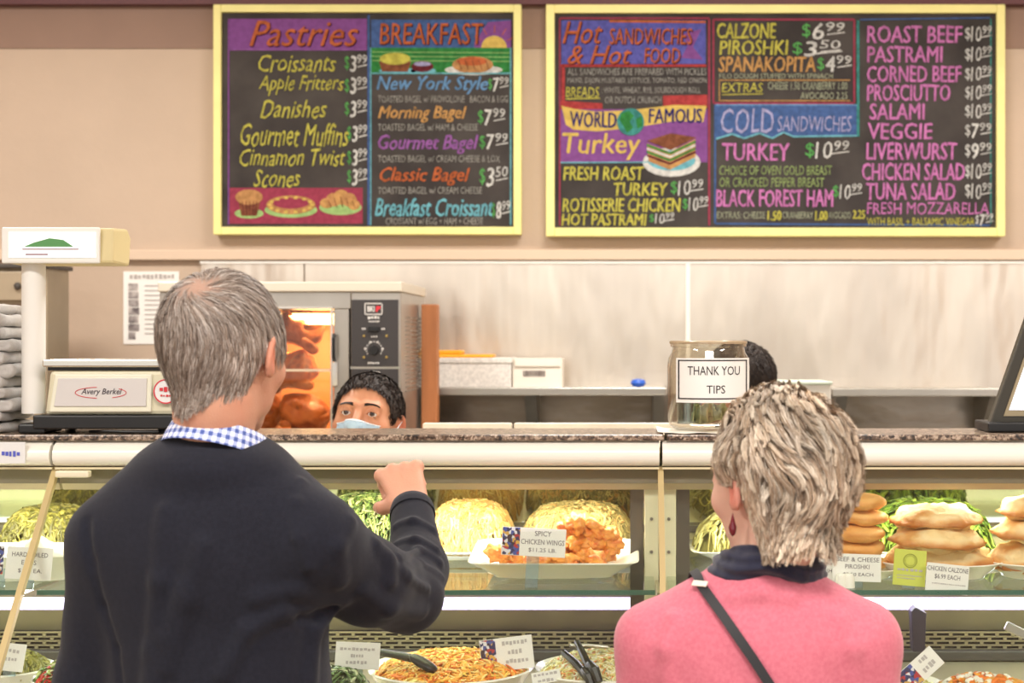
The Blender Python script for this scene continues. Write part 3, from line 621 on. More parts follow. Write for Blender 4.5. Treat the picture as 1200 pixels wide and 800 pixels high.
# banknotes and a coin tube inside
bn = mat('banknote', (222, 228, 176), .7, noise=.35, nscale=50); r2 = random.Random(9)
for i in range(11):
    m = MB(); a = r2.uniform(0, PI); k = 9; cx2, cy2 = r2.uniform(-.012, .03), r2.uniform(-.02, .015); vs = []
    hh = r2.uniform(.018, .03); z0 = .018+r2.uniform(0, .012); ph = r2.uniform(0, 6); rad = r2.uniform(.018, .032)
    for j in range(k):
        an = a+j*r2.uniform(.28, .4); x = cx2+rad*math.cos(an); y = cy2+rad*math.sin(an)*.8; d = math.hypot(x, y)
        if d > R*.82: x *= R*.82/d; y *= R*.82/d
        vs += [(x, y, z0+.004*math.sin(j+ph)), (x*.93, y*.93, z0+hh+.005*math.cos(j*1.3+ph))]
    m.add(vs, [(2*j, 2*j+2, 2*j+3, 2*j+1) for j in range(k-1)])
    o = m.build('banknote', bn, smooth=True, origin=(0, 0, 0)); o.location = (jx, JD, TOPZ)
    o.modifiers.new('s', 'SOLIDIFY').thickness = .0007
    tag(o, 'crumpled green banknote curled inside the tips jar', 'banknote', 'banknotes inside the tips jar')
t3 = thing('paper_cup', 'small clear plastic cup standing inside the jar at left', 'cup', (jx-.045, JD-.012, TOPZ+.016))
MB().lathe([(0, 0), (.018, 0), (.021, .045), (.0195, .045), (.0165, .003), (0, .003)], (0, 0, 0), 22).build('body', glass_mat('plastic_clear', (.72, .82, .86), 2.5), t3, smooth=True)

# ------------------------------------------------------------------ scale
SD = 3.09; t = thing('weighing_scale', 'beige deli weighing scale with pole display on the granite counter', 'scale', (0, 0, 0))
beigep = mat('plastic_beige', (222, 216, 188), .42); whitep = mat('plastic_white', (236, 234, 228), .4)
z0 = TOPZ+.018
MB().slab([(P(x, y, SD-.1).x, P(x, y, SD-.1).z) for x, y in ((52, 486), (58, 434), (226, 434), (226, 486))], (SD-.10, SD+.09)).build('housing', beigep, t, bevel=.008)
MB().slab([(P(x, y, SD-.106).x, P(x, y, SD-.106).z) for x, y in ((57, 483), (64, 438), (178, 438), (177, 483))], (SD-.106, SD-.09)).build('name_plate', mat('plate_frame', (236, 234, 214), .4), t, bevel=.003)
MB().slab([(P(x, y, SD-.109).x, P(x, y, SD-.109).z) for x, y in ((63, 476), (68, 443), (172, 443), (171, 476))], (SD-.109, SD-.105)).build('name_panel', mat('plate_grey', (214, 210, 208), .4), t, bevel=.001)
ptext('Avery Berkel', mat('ink_dark', (60, 50, 60), .6), t, (95, 455, 143, 464), SD-.1095, shear=.3, weight=.01)
sw = MB()
for i in range(16):
    a = PI*.55+i/16*PI*.9; b_ = a+PI*.9/16
    def pt(a): return P(118+30*math.cos(a), 460+6.5*math.sin(a), SD-.1096)
    A, C = pt(a), pt(b_); sw.tube([A, C], .0007, 5)
sw2 = MB()
for i in range(10):
    a = -PI*.25+i/10*PI*.6; b_ = a+PI*.6/10
    sw2.tube([pt(a), pt(b_)], .0007, 5)
sw.build('logo_swoosh', mat('logo_red', (210, 50, 60), .5), t); sw2.build('logo_swoosh', mat('logo_red', (0, 0, 0)), t)
c = P(194.5, 458.5, SD-.108)
MB().lathe([(0, 0), (.0245, 0), (.0245, .0015), (0, .0015)], (0, 0, 0), 32, M=Matrix.Translation(c) @ Matrix.Rotation(PI/2, 4, 'X')).build('round_sticker', mat('sticker_white', (240, 236, 234), .5), t)
MB().lathe([(.0215, 0), (.024, 0), (.024, .0022), (.0215, .0022), (.0215, 0)], (0, 0, 0), 32, M=Matrix.Translation(c) @ Matrix.Rotation(PI/2, 4, 'X')).build('sticker_ring', mat('logo_red', (0, 0, 0)), t)
ptext('~3', mat('logo_red', (0, 0, 0)), t, (187, 453, 202, 459), SD-.111); ptext('~4', mat('logo_red', (0, 0, 0)), t, (188, 462, 201, 465), SD-.111)
MB().box((XD(49, SD-.11), SD-.11, ZD(430, SD-.11)), (XD(226, SD-.11), SD+.095, ZD(421, SD-.11))).build('weighing_pan', mat('pan_steel', (214, 210, 200), .25, .9), t, bevel=.003)
MB().box((XD(56, SD-.09), SD-.09, ZD(434, SD-.1)), (XD(222, SD-.09), SD+.08, ZD(430, SD-.11))).build('pan_gap', mat('black_plastic', (0, 0, 0)), t)
MB().box((XD(38, SD-.11), SD-.11, TOPZ+.010), (XD(224, SD-.11), SD+.095, ZD(486.5, SD-.11))).build('foot_rail', black, t, bevel=.003)
for x in (66, 205):
    for y in (SD-.08, SD+.08): MB().lathe([(0, 0), (.012, 0), (.009, .011), (0, .011)], (XD(x, SD), y, TOPZ+.0005), 12).build('foot', black, t)
pm = MB().lathe([(.001, 0), (.0225, 0), (.0225, ZD(306, SD-.06)-ZD(484, SD-.06)), (.001, ZD(306, SD-.06)-ZD(484, SD-.06))], (XD(39.5, SD-.06), SD-.06, ZD(484, SD-.06)), 28)
pm.build('pole', whitep, t, smooth=True)
MB().box((XD(24, SD-.09), SD-.105, TOPZ+.001), (XD(56, SD-.09), SD-.01, TOPZ+.02)).build('pole_base', black, t, bevel=.004)
a = P(4, 308, SD-.1); b = P(118, 267, SD-.1)
MB().prism([(SD-.10, a.z), (SD-.0, a.z-.002), (SD+.01, b.z-.012), (SD-.01, b.z+.004), (SD-.095, b.z)], a.x, b.x+.024).build('display_head', mat('display_beige', (216, 200, 150), .45), t, bevel=.005)
MB().box((a.x-.002, SD-.106, a.z-.001), (b.x, SD-.098, b.z+.001)).build('display_bezel', whitep, t, bevel=.003)
scr = mat('display_screen', (236, 240, 236), .2, emit=(235, 245, 238), estr=.5)
MB().box((XD(10, SD-.108), SD-.108, ZD(302, SD-.108)), (XD(112, SD-.108), SD-.105, ZD(272, SD-.108))).build('screen', scr, t)
MB().slab([(P(x, y, SD-.109).x, P(x, y, SD-.109).z) for x, y in ((28, 289), (40, 284), (58, 279), (74, 281), (86, 289))], (SD-.109, SD-.107)).build('screen_graphic', mat('screen_green', (88, 150, 88), .4), t)
MB().box((XD(26, SD-.109), SD-.109, ZD(292.5, SD-.109)), (XD(92, SD-.109), SD-.107, ZD(291, SD-.109))).box((XD(30, SD-.109), SD-.109, ZD(299, SD-.109)), (XD(56, SD-.109), SD-.107, ZD(297, SD-.109))).build('screen_line', mat('screen_mauve', (176, 150, 160), .5), t)
tag(MB().tube([(XD(105, 3.0), 3.0, TOPZ+.004), (XD(125, 2.985), 2.985, TOPZ+.006), (XD(150, 2.99), 2.99, TOPZ+.004), (XD(190, 3.0), 3.0, TOPZ+.004)], .003, 8).tube([(XD(140, 2.982), 2.982, TOPZ+.005), (XD(160, 2.98), 2.98, TOPZ+.0045), (XD(186, 2.984), 2.984, TOPZ+.004)], .0028, 8).build('power_cable', black, smooth=True), 'thin black cable lying under the front of the scale', 'cable')

# folded towels at the far left
tw = mat('towel_grey', (188, 184, 180), .95, noise=.12, nscale=60, bump=.001, bscale=300, sheen=.3)
ys = [503, 484, 468, 452, 437, 421, 404, 386, 368]
r2 = random.Random(4)
ztow = TOPZ
for i in range(11):
    th = r2.uniform(.020, .026); xr_ = XD(24+r2.uniform(-9, 5)-(0 if i < 8 else (i-7)*5), 3.08); n = 12; pr = []
    for k in range(n):           # rounded folded edge profile in x,z
        a = -PI/2+PI*k/(n-1); pr.append((xr_+th*.55*math.cos(a), ztow+th/2+th/2*math.sin(a)*.98))
    pr += [(xr_-.17, ztow+th*.98), (xr_-.17, ztow+.0005)]
    o = MB().slab(pr[::-1], (2.99+r2.uniform(-.006, .012), 3.17)).build('folded_towel', tw, bevel=.006, smooth=True, seg=3)
    s = o.modifiers.new('s', 'SUBSURF'); s.levels = s.render_levels = 2; dt = bpy.data.textures.get('cloth') or bpy.data.textures.new('cloth', 'CLOUDS'); dt.noise_scale = .035; dm_ = o.modifiers.new('d', 'DISPLACE'); dm_.texture = dt; dm_.strength = .012; dm_.texture_coords = 'GLOBAL'
    nm_ = ['bottom', 'second from bottom', 'third from bottom', 'fourth from bottom', 'fifth from bottom', 'sixth from bottom', 'seventh from bottom', 'fourth from top', 'third from top', 'second from top', 'topmost'][i]
    tag(o, 'folded grey towel, %s in the stack left of the scale' % nm_, 'towel', 'folded towels stacked at the left')
    ztow += th

# tablet / register screen on the right
t = thing('register_screen', 'tilted black-framed register screen at the right edge of counter', 'screen', (0, 0, 0))
TD = 3.07
def tq(pts, d0, d1, name, m, lean=.0, **k):
    return MB().slab([(P(x, y, TD).x, P(x, y, TD).z) for x, y in pts], (d0, d1)).build(name, m, t, **k)
fr = mat('frame_olive_black', (58, 54, 44), .4)
tq([(1158, 497), (1206, 360), (1330, 360), (1330, 497)], TD-.012, TD+.015, 'bezel', fr, bevel=.003)
tq([(1174, 487), (1214, 372), (1320, 372), (1320, 487)], TD-.015, TD-.011, 'inner_bezel', mat('bezel_tan', (160, 146, 116), .4))
tq([(1180, 480), (1220, 366), (1310, 378), (1310, 480)], TD-.017, TD-.013, 'screen', mat('screen_white', (244, 246, 250), .2, emit=(240, 244, 255), estr=.55))
tq([(1180, 479.5), (1182.4, 473), (1310, 473), (1310, 479.5)], TD-.0175, TD-.016, 'task_bar', mat('screen_bar', (225, 232, 245), .3, emit=(225, 232, 250), estr=.5))
a = P(1158, 503, TD-.04); MB().box((a.x, TD-.04, TOPZ+.001), (a.x+.4, TD+.08, P(0, 495, TD-.04).z)).build('screen_base', black, t, bevel=.003)

# ------------------------------------------------------------------ rotisserie oven
OD = 5.2; OB = 5.80; ox0, ox1 = XD(187, OD), XD(470, OD); t = thing('rotisserie_oven', 'stainless rotisserie oven with glowing glass door and control panel', 'oven', (0, 0, 0))
otop = ZD(330, OD); ost = mat('oven_steel', (186, 180, 172), .32, .85, noise=.1, nscale=7)
cav = (XD(296, OD), XD(389, OD), ZD(505, OD)-.03, ZD(362, OD))
zf = ZD(342, OD)
def ob(lo, hi, name, m, **k): return MB().box(lo, hi).build(name, m, t, **k)
ob((ox0-.004, OD-.008, zf), (ox1+.004, OB+.01, otop), 'oven_top', mat('oven_top_pale', (226, 216, 198), .4, .4), bevel=.004)
ob((ox0, OD, .945), (XD(285, OD), OB, zf), 'left_body', ost, bevel=.003)
ob((XD(285, OD), OB-.02, .945), (XD(411, OD), OB, zf), 'back_wall', mat('oven_inner', (196, 120, 70), .5, .2))
ob((XD(285, OD), OD, .945), (XD(394, OD), OB-.02, cav[2]), 'floor_block', ost)
ob((XD(285, OD), OD, cav[3]), (XD(411, OD), OB-.02, zf), 'header', ost, bevel=.003)
ob((XD(391, OD), OD-.002, .945), (XD(409, OD), OB-.02, cav[3]), 'door_jamb', ost, bevel=.003)
fr = MB(); wl, wr = XD(296, OD), XD(388, OD); wb, wt = cav[2], ZD(362, OD); e = .008
fr.box((wl-e, OD-.016, wb), (wl, OD-.001, wt)).box((wr, OD-.016, wb), (wr+e, OD-.001, wt)).box((wl-e, OD-.016, wt), (wr+e, OD-.001, wt+e)).box((wl-e, OD-.016, wb-e), (wr+e, OD-.001, wb))
fr.build('door_frame', mat('door_chrome', (230, 224, 214), .2, .8), t, bevel=.002)
ob((wl, OD-.010, wb), (wr, OD-.006, wt), 'door_glass', glass_mat('oven_glass', (1, .93, .84), .7))
MB().tube([(XD(393, OD), OD-.018, ZD(392, OD)), (XD(393, OD), OD-.034, ZD(396, OD)), (XD(393, OD), OD-.034, ZD(418, OD)), (XD(393, OD), OD-.018, ZD(422, OD))], .006, 10).build('door_handle', black, t, smooth=True)
ob((XD(390.5, OD), OD-.022, ZD(452, OD)), (XD(397, OD), OD-.003, ZD(424, OD)), 'door_latch', mat('chrome', (235, 235, 235), .12, 1.0), bevel=.002)
ob((XD(411, OD), OD, .945), (ox1, OB, zf), 'control_body', ost, bevel=.004)
ob((XD(412, OD), OD-.004, ZD(429.5, OD)), (XD(467, OD), OD+.001, ZD(351, OD)), 'control_panel', mat('panel_dark', (58, 54, 54), .4), bevel=.001)
ob((XD(412, OD), OD-.004, ZD(620, OD)), (XD(467, OD), OD+.001, ZD(432, OD)), 'lower_panel', mat('panel_dark', (0, 0, 0)), bevel=.001)
ob((XD(410.6, OD), OD-.003, ZD(432, OD)), (XD(468.6, OD), OD+.002, ZD(429.5, OD)), 'panel_divider', steel)
wi = mat('print_white', (226, 222, 216), .5)
m = MB()
for r_ in ((427.5, 355, 448.5, 356.2), (427.5, 367.6, 448.5, 368.8), (427.5, 355, 428.6, 368.8), (447.4, 355, 448.5, 368.8)): m.box((XD(r_[0], OD), OD-.006, ZD(r_[3], OD)), (XD(r_[2], OD), OD-.004, ZD(r_[1], OD)))
m.build('logo_border', wi, t)
ptext('BKI', wi, t, (430.5, 358.5, 439, 365), OD-.0055, weight=.03)
pslab([(440, 365), (441, 358.5), (446.5, 358.5), (445.5, 362), (442.5, 363), (442.5, 365.5)], OD-.006, OD-.004, 'logo_mark', mat('logo_red', (0, 0, 0)), t)
ptext('~4', wi, t, (431, 370, 446, 374), OD-.0055, weight=.01); ptext('~7', wi, t, (432, 375.5, 445, 377.5), OD-.0055)
for s, bx in (('~2', (424, 384, 429, 386.5)), ('~2', (447, 384, 452, 386.5)), ('~3', (435, 393, 443, 395.5)), ('~5', (431, 424, 445, 426.5)), ('~4', (434, 434.5, 446, 437.5)), ('~1', (427, 407, 429, 410)), ('~1', (447, 407, 451, 410)), ('~1', (433, 399.5, 436, 402)), ('~1', (441, 399.5, 445, 402))): ptext(s, wi, t, bx, OD-.0055)
def knob(px, py, r, name):
    MB().lathe([(0, 0), (r, 0), (r*.9, .016), (0, .016)], (0, 0, 0), 24, M=Matrix.Translation(P(px, py, OD-.004)) @ Matrix.Rotation(PI/2, 4, 'X')).build(name, black, t, smooth=True)
knob(438.5, 410, .0165, 'timer_knob'); ob((XD(432, OD), OD-.014, ZD(388.5, OD)), (XD(445, OD), OD-.004, ZD(382.5, OD)), 'rocker_switch', black, bevel=.002)
tk = MB()
for i in range(13):
    a = math.radians(-30+i*20); c = P(438.5+9.2*math.cos(a), 409.5-9.2*math.sin(a), OD-.005); tk.box((c.x-.0013, c.y-.0006, c.z-.0026), (c.x+.0013, c.y+.0008, c.z+.0026))
tk.build('dial_marks', wi, t)
for x, y in ((426.5, 393.5), (453, 393.5), (426.5, 418.5), (453, 418.5)):
    MB().lathe([(0, 0), (.0045, 0), (.003, .003), (0, .003)], (0, 0, 0), 10, M=Matrix.Translation(P(x, y, OD-.004)) @ Matrix.Rotation(PI/2, 4, 'X')).build('brass_screw', mat('brass', (222, 190, 110), .3, .8), t)
lv = MB()
for i in range(18):
    z = ZD(372+i*5.2, OD)
    for k in range(3): lv.box((ox1-.0005, OD+.10+k*.15, z), (ox1+.003, OD+.20+k*.15, z+.005))
lv.build('side_louvres', mat('louvre', (150, 142, 130), .5, .5), t)
ptl = area_lamp('oven_lamp', ((cav[0]+cav[1])/2, 5.45, cav[3]-.02), .16, .2, 16, (1, .74, .44), (0, 0, 0), t)
ob((cav[0]+.02, 5.36, cav[3]-.05), (cav[1]-.02, 5.40, cav[3]-.012), 'heat_lamp', mat('heat_glow', (255, 230, 180), .4, emit=(255, 215, 140), estr=9))
ob((cav[0]-.02, OD+.02, (cav[2]+cav[3])/2+.01), (cav[1]+.0, OD+.028, (cav[2]+cav[3])/2+.018), 'spit_rod', mat('chrome', (0, 0, 0)))
# ------------------------------------------------------------------ food
from mathutils import noise as mn
foodm = mat('food_tinted', (200, 160, 90), .45, attr=True); foodb = mat('food_baked', (200, 160, 90), .5, attr=True, bump=.0018, bscale=160); foodw = mat('food_glossy', (200, 160, 90), .28, attr=True, coat=.3, bump=.003, bscale=190)
china = mat('china_white', (250, 248, 240), .22, coat=.4)
def tints(n, cols, jit=.12):
    c = np.array([lin(k)[:3] for k in cols])[RNG.integers(0, len(cols), n)]
    return np.clip(c*(1+RNG.normal(0, jit, (n, 1))), 0, 1)
def pile(kind, label, cat, c, rx, ry, h, n, L, r, cols, curl=1.0, K=6, flat=1.0, sides=4, dome=.6, m=None, square=2.0, name='salad_heap'):
    """heap of pieces lying on a mound centred at c"""
    u = RNG.uniform(0, 2*PI, n); q = np.sqrt(RNG.uniform(0, 1, n))*.97
    def hz(x, y):
        d = np.clip((np.abs(x)/rx)**square+(np.abs(y)/ry)**square, 0, 1); return h*(1-d)**dome
    x = q*np.cos(u)*rx*(1.0 if square < 2.5 else 1.1); y = q*np.sin(u)*ry*(1.0 if square < 2.5 else 1.1)
    th = RNG.uniform(0, 2*PI, n); dth = RNG.normal(0, curl, n); el = RNG.normal(0, .35, n)
    pts = np.zeros((n, K, 3)); off = RNG.uniform(-.9, 1.5, n)*r*(1.0 if flat >= 1 else 2.5)
    for k in range(K):
        pts[:, k, 0] = x; pts[:, k, 1] = y
        pts[:, k, 2] = hz(x, y)+off+el*L*(k/(K-1)-.5)*.5
        a = th+dth*k/(K-1)*2
        x = x+np.cos(a)*L/(K-1); y = y+np.sin(a)*L/(K-1)
        s = np.maximum(1, np.sqrt((x/rx)**2+(y/ry)**2)/1.04) if square < 2.5 else 1
        x = x/s; y = y/s
    pts[..., 2] = np.maximum(pts[..., 2], r*.6)
    if square > 2.5: pts[..., 0] = np.clip(pts[..., 0], -rx, rx); pts[..., 1] = np.clip(pts[..., 1], -ry, ry)
    pr = np.sin(np.linspace(.25, PI-.25, K))**.5
    rad = r*RNG.uniform(.7, 1.25, (n, 1))*pr[None]
    o = tubes(name, pts+np.array(c), rad, m or foodm, None, sides, tints(n, cols), flat)
    # core mound under the pieces, same object
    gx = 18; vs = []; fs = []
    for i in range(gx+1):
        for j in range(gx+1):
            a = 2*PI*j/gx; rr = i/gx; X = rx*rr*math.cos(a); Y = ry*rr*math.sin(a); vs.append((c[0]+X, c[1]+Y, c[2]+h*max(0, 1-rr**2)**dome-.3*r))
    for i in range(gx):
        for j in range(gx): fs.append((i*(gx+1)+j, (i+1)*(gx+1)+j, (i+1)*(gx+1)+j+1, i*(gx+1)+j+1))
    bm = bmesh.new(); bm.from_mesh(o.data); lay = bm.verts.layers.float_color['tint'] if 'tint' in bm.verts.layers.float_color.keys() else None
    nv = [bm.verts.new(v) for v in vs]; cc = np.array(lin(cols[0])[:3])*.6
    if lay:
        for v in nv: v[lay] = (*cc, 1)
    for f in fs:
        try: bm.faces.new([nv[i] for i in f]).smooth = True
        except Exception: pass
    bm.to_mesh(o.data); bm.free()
    return tag(o, label, cat, kind='stuff')
def rdish(name, label, cat, cx, cy, z, hx, hy, h, rnd=.25, lip=.012, tilt=0, m=None, base=None):
    """rounded rectangular platter"""
    n = 48; vs = []; fs = []
    def ring(sx, sy, zz):
        for k in range(n):
            a = 2*PI*k/n; ca, sa = math.cos(a), math.sin(a); p = rnd
            vs.append((sx*math.copysign(abs(ca)**p, ca), sy*math.copysign(abs(sa)**p, sa), zz))
    prof = [(.0, 0), (.70, 0), (.72, .12), (.97, .92), (1.0, 1.0), (.985, 1.06), (.95, 1.0), (.70, .22), (0, .2)]
    for f_, zz in prof: ring(hx*f_, hy*f_, h*zz)
    for i in range(len(prof)-1):
        for k in range(n): fs.append((i*n+k, i*n+(k+1) % n, (i+1)*n+(k+1) % n, (i+1)*n+k))
    o = MB().add(vs, fs).build(name, m or china, smooth=True); o.location = (cx, cy, z); o.rotation_euler = (tilt, 0, 0)
    return tag(o, label, cat)
def bowl(px, py, rpx, D, label, depth=.085, sy=1.0):
    c = P(px, py, D); R = rpx/FPX*D
    o = MB().lathe([(0, -depth), (R*.5, -depth), (R*.52, -depth+.006), (R*.8, -depth*.5), (R*.97, -.006), (R*1.0, 0), (R*.985, .003), (R*.95, -.001), (R*.78, -depth*.42), (R*.5, -depth+.012), (0, -depth+.01)], (0, 0, 0), 48, sy=sy).build('serving_bowl', china, smooth=True)
    o.location = c; tag(o, label, 'bowl'); return c, R
picm = mat('sign_picture', (60, 60, 120), .5)
_nt = picm.node_tree; _v = _nt.nodes.new('ShaderNodeTexVoronoi'); _v.inputs['Scale'].default_value = 160; _tc = _nt.nodes.new('ShaderNodeTexCoord'); _s = _nt.nodes.new('ShaderNodeSeparateColor'); _r = _nt.nodes.new('ShaderNodeValToRGB')
_r.color_ramp.interpolation = 'CONSTANT'
for _p, _c in ((0, (44, 44, 92)), (.3, (70, 84, 160)), (.5, (224, 224, 232)), (.68, (176, 48, 52)), (.8, (60, 40, 50)), (.92, (214, 170, 80))):
    if _p == 0: _r.color_ramp.elements[0].color = lin(_c)
    elif _p == .92: _r.color_ramp.elements[-1].position = _p; _r.color_ramp.elements[-1].color = lin(_c)
    else: _e = _r.color_ramp.elements.new(_p); _e.color = lin(_c)
_nt.links.new(_tc.outputs['Object'], _v.inputs['Vector']); _nt.links.new(_v.outputs['Color'], _s.inputs[0]); _nt.links.new(_s.outputs[0], _r.inputs[0]); _nt.links.new(_r.outputs[0], _nt.nodes['Principled BSDF'].inputs['Base Color'])
cardm = mat('card_white', (240, 240, 236), .5); inkc = mat('ink_card', (92, 84, 92), .7)
def sign(px, py, wpx, hpx, D, lines, label, tilt=0, pic=0, card=None, floor=None, lean=-.12, name='price_sign'):
    c = P(px, py, D); W = wpx/FPX*D; H = hpx/FPX*D
    t = thing(name, label, 'sign', c); t.rotation_euler = (lean, math.radians(tilt), 0)
    MB().box((-W/2, -.0006, -H/2), (W/2, .0006, H/2)).build('card', card or cardm, t, bevel=.0003, seg=1)
    x0 = -W/2
    if pic:
        MB().box((-W/2+.001, -.0012, -H/2+.001), (-W/2+W*pic, -.0006, H/2-.001)).build('picture', picm, t); x0 = -W/2+W*pic
    for s, u0, u1, v0, v1 in lines:
        a = x0+(W/2-x0)*u0; b = x0+(W/2-x0)*u1
        text_mesh('lettering', s, inkc, t, (a, H/2-H*v1, b, H/2-H*v0), -.0010, weight=.0)
    # clip-on holder down to the shelf
    f = floor if floor is not None else SH_Z
    dz = (c.z-H/2)-f
    if dz > .004: MB().box((-.012, .0008, -H/2-dz*1.02), (.012, .0025, -H/2+.012)).build('sign_holder', glass_mat('plastic_clear', (.9, .9, .9)), t)
    return t
def lump(name, L, W, H, seed, m, cols, amp=.25, freq=60, sub=3, shape=None, sq=2.6, rim=0):
    bm = bmesh.new(); bmesh.ops.create_icosphere(bm, subdivisions=sub, radius=1)
    lay = bm.verts.layers.float_color.new('tint'); C_ = [lin(c)[:3] for c in cols]; sv = Vector((seed*3.1, seed*1.7, seed))
    for v in bm.verts:
        d = v.co.copy(); d = d/((abs(d.x)**sq+abs(d.y)**sq+abs(d.z)**sq)**(1/sq)); p = Vector((d.x*L, d.y*W, d.z*H))
        if shape: p = shape(d, p)
        k = mn.fractal(p*freq+sv, 1, 2, 3); p += d*k*amp*min(W, H)
        v.co = p; q = .5+.5*mn.noise(p*freq*.6+sv*2)+.2*mn.noise(p*freq*3+sv); q -= rim*max(0, 1-abs(d.z)*2.2); q = max(0, min(.999, q))*(len(C_)-1); i = int(q); f = q-i
        a, b = C_[i], C_[min(i+1, len(C_)-1)]; v[lay] = (*[a[j]*(1-f)+b[j]*f for j in range(3)], 1)
    for f in bm.faces: f.smooth = True
    me = bpy.data.meshes.new(name); bm.to_mesh(me); bm.free(); return link_mesh(name, me, m)

# --- platter of spicy wings
WD = 3.055
zt = 1.1535
rdish('wing_platter', 'white rectangular platter heaped with orange chicken wings', 'platter', XD(651, WD), WD, SH_Z+.012, .166, .122, .034, .22, tilt=.07)
rdish('platter_riser', 'small white dish turned under the wings platter as riser', 'dish', XD(645, WD), WD, SH_Z+.0005, .12, .085, .012, .25)
wcols = [(176, 76, 24), (230, 132, 48), (246, 176, 84), (214, 104, 36), (250, 206, 130)]
ws = []
for s in range(4):
    def shp(d, p, s=s):
        k = 1+.5*max(0, d.x)**2-.25*max(0, -d.x); return Vector((p.x, p.y*k+.012*math.sin(d.x*2+s), p.z*k))
    o = lump('chicken_wing', .036, .017, .015, s+1, foodw, wcols, .75, 70, 4, shp); ws.append(o)
spots = [(-.055, -.05, 0), (-.02, -.07, 0), (.02, -.065, 0), (.06, -.055, 0), (.09, -.02, 0), (.05, 0, 0), (.005, -.01, 0), (-.04, 0, 0), (.09, .04, 0), (.04, .05, 0), (-.01, .05, 0), (-.06, .045, 0), (-.09, -.03, 0),
         (-.02, -.03, 1), (.03, -.035, 1), (.07, -.005, 1), (.04, .02, 1), (-.005, .02, 1), (.08, .03, 1), (.0, 0, 2), (.045, -.005, 2), (.02, .022, 2), (.065, .012, 2), (-.045, .02, 1), (.02, .0, 3), (.05, .012, 3)]
wl = ['at the left end of the platter', 'behind the spicy wings sign, low at front', 'at the front middle of the platter', 'at the front right of the platter', 'at the right end of the heap']
for i, (x, y, lv) in enumerate(spots):
    o = ws[i] if i < 4 else dup(ws[i % 4])
    x = x*1.05+RNG.uniform(-.006, .006)+.018*(lv > 0)
    o.location = (XD(651, WD)+x, WD+y*.8, SH_Z+.040+lv*.019+y*.07+RNG.uniform(0, .004)); o.rotation_euler = (RNG.uniform(-.3, .3), RNG.uniform(-.35, .35), RNG.uniform(0, 2*PI))
    if i == 12: lab = 'orange chicken wing alone at the left end of the platter'
    elif i == 24: lab = 'topmost orange chicken wing of the heap, slightly left'
    elif i == 25: lab = 'topmost orange chicken wing of the heap, slightly right'
    elif i == 4: lab = 'orange chicken wing at the right end of the heap'
    elif i == 3: lab = 'orange chicken wing at the front right of the heap'
    elif lv == 0: lab = 'crisp orange chicken wing in the bottom layer of the heap'
    elif lv == 1: lab = 'crisp orange chicken wing in the middle layer of the heap'
    else: lab = 'crisp orange chicken wing in the upper layer of the heap'
    tag(o, lab, 'chicken wing', 'orange chicken wings on the white platter')
sign(625.5, 635, 75, 33, 2.90, [('SPICY', .32, .68, .10, .28), ('CHICKEN WINGS', .03, .97, .40, .58), ('$11.25 LB.', .2, .8, .70, .86)], 'white sign reading SPICY CHICKEN WINGS with dark picture at left', 3, .28)

# --- heaps on the back of the shelf
def backheap(px0, px1, ytop, cols, label, D=3.33, ry=.105, **k):
    x0, x1 = XD(px0, D), XD(px1, D); cx = (x0+x1)/2; rx = (x1-x0)/2; h = ZD(ytop, D)-SH_Z-.012
    rdish('serving_tray', k.pop('tlabel'), 'tray', cx, D, SH_Z+.0005, rx*1.06, ry*1.12, .02, .25)
    return pile('x', label, 'salad', (cx, D, SH_Z+.013), rx, ry, h, cols=cols, **k)
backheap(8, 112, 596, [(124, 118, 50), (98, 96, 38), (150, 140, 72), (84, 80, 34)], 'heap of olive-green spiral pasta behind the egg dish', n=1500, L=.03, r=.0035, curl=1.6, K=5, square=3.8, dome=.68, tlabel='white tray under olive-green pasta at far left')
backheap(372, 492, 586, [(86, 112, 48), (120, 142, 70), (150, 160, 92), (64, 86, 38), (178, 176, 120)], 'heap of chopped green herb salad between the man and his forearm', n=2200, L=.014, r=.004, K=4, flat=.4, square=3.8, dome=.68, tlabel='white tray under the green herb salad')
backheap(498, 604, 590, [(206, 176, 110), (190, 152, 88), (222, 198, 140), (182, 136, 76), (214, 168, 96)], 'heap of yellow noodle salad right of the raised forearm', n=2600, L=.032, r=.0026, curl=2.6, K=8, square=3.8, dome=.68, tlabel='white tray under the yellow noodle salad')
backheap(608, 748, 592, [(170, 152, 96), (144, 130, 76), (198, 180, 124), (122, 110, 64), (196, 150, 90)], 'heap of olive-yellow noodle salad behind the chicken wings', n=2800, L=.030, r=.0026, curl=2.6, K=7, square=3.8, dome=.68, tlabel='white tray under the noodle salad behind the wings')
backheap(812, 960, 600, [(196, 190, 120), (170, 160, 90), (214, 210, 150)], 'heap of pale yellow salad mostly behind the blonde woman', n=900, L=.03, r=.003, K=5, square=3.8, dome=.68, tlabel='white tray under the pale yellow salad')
backheap(1018, 1160, 598, [(120, 150, 50), (150, 176, 66), (90, 124, 40)], 'heap of bright green lettuce behind the calzones', n=900, L=.03, r=.007, K=4, flat=.2, square=3.8, dome=.68, tlabel='white tray under the green lettuce')

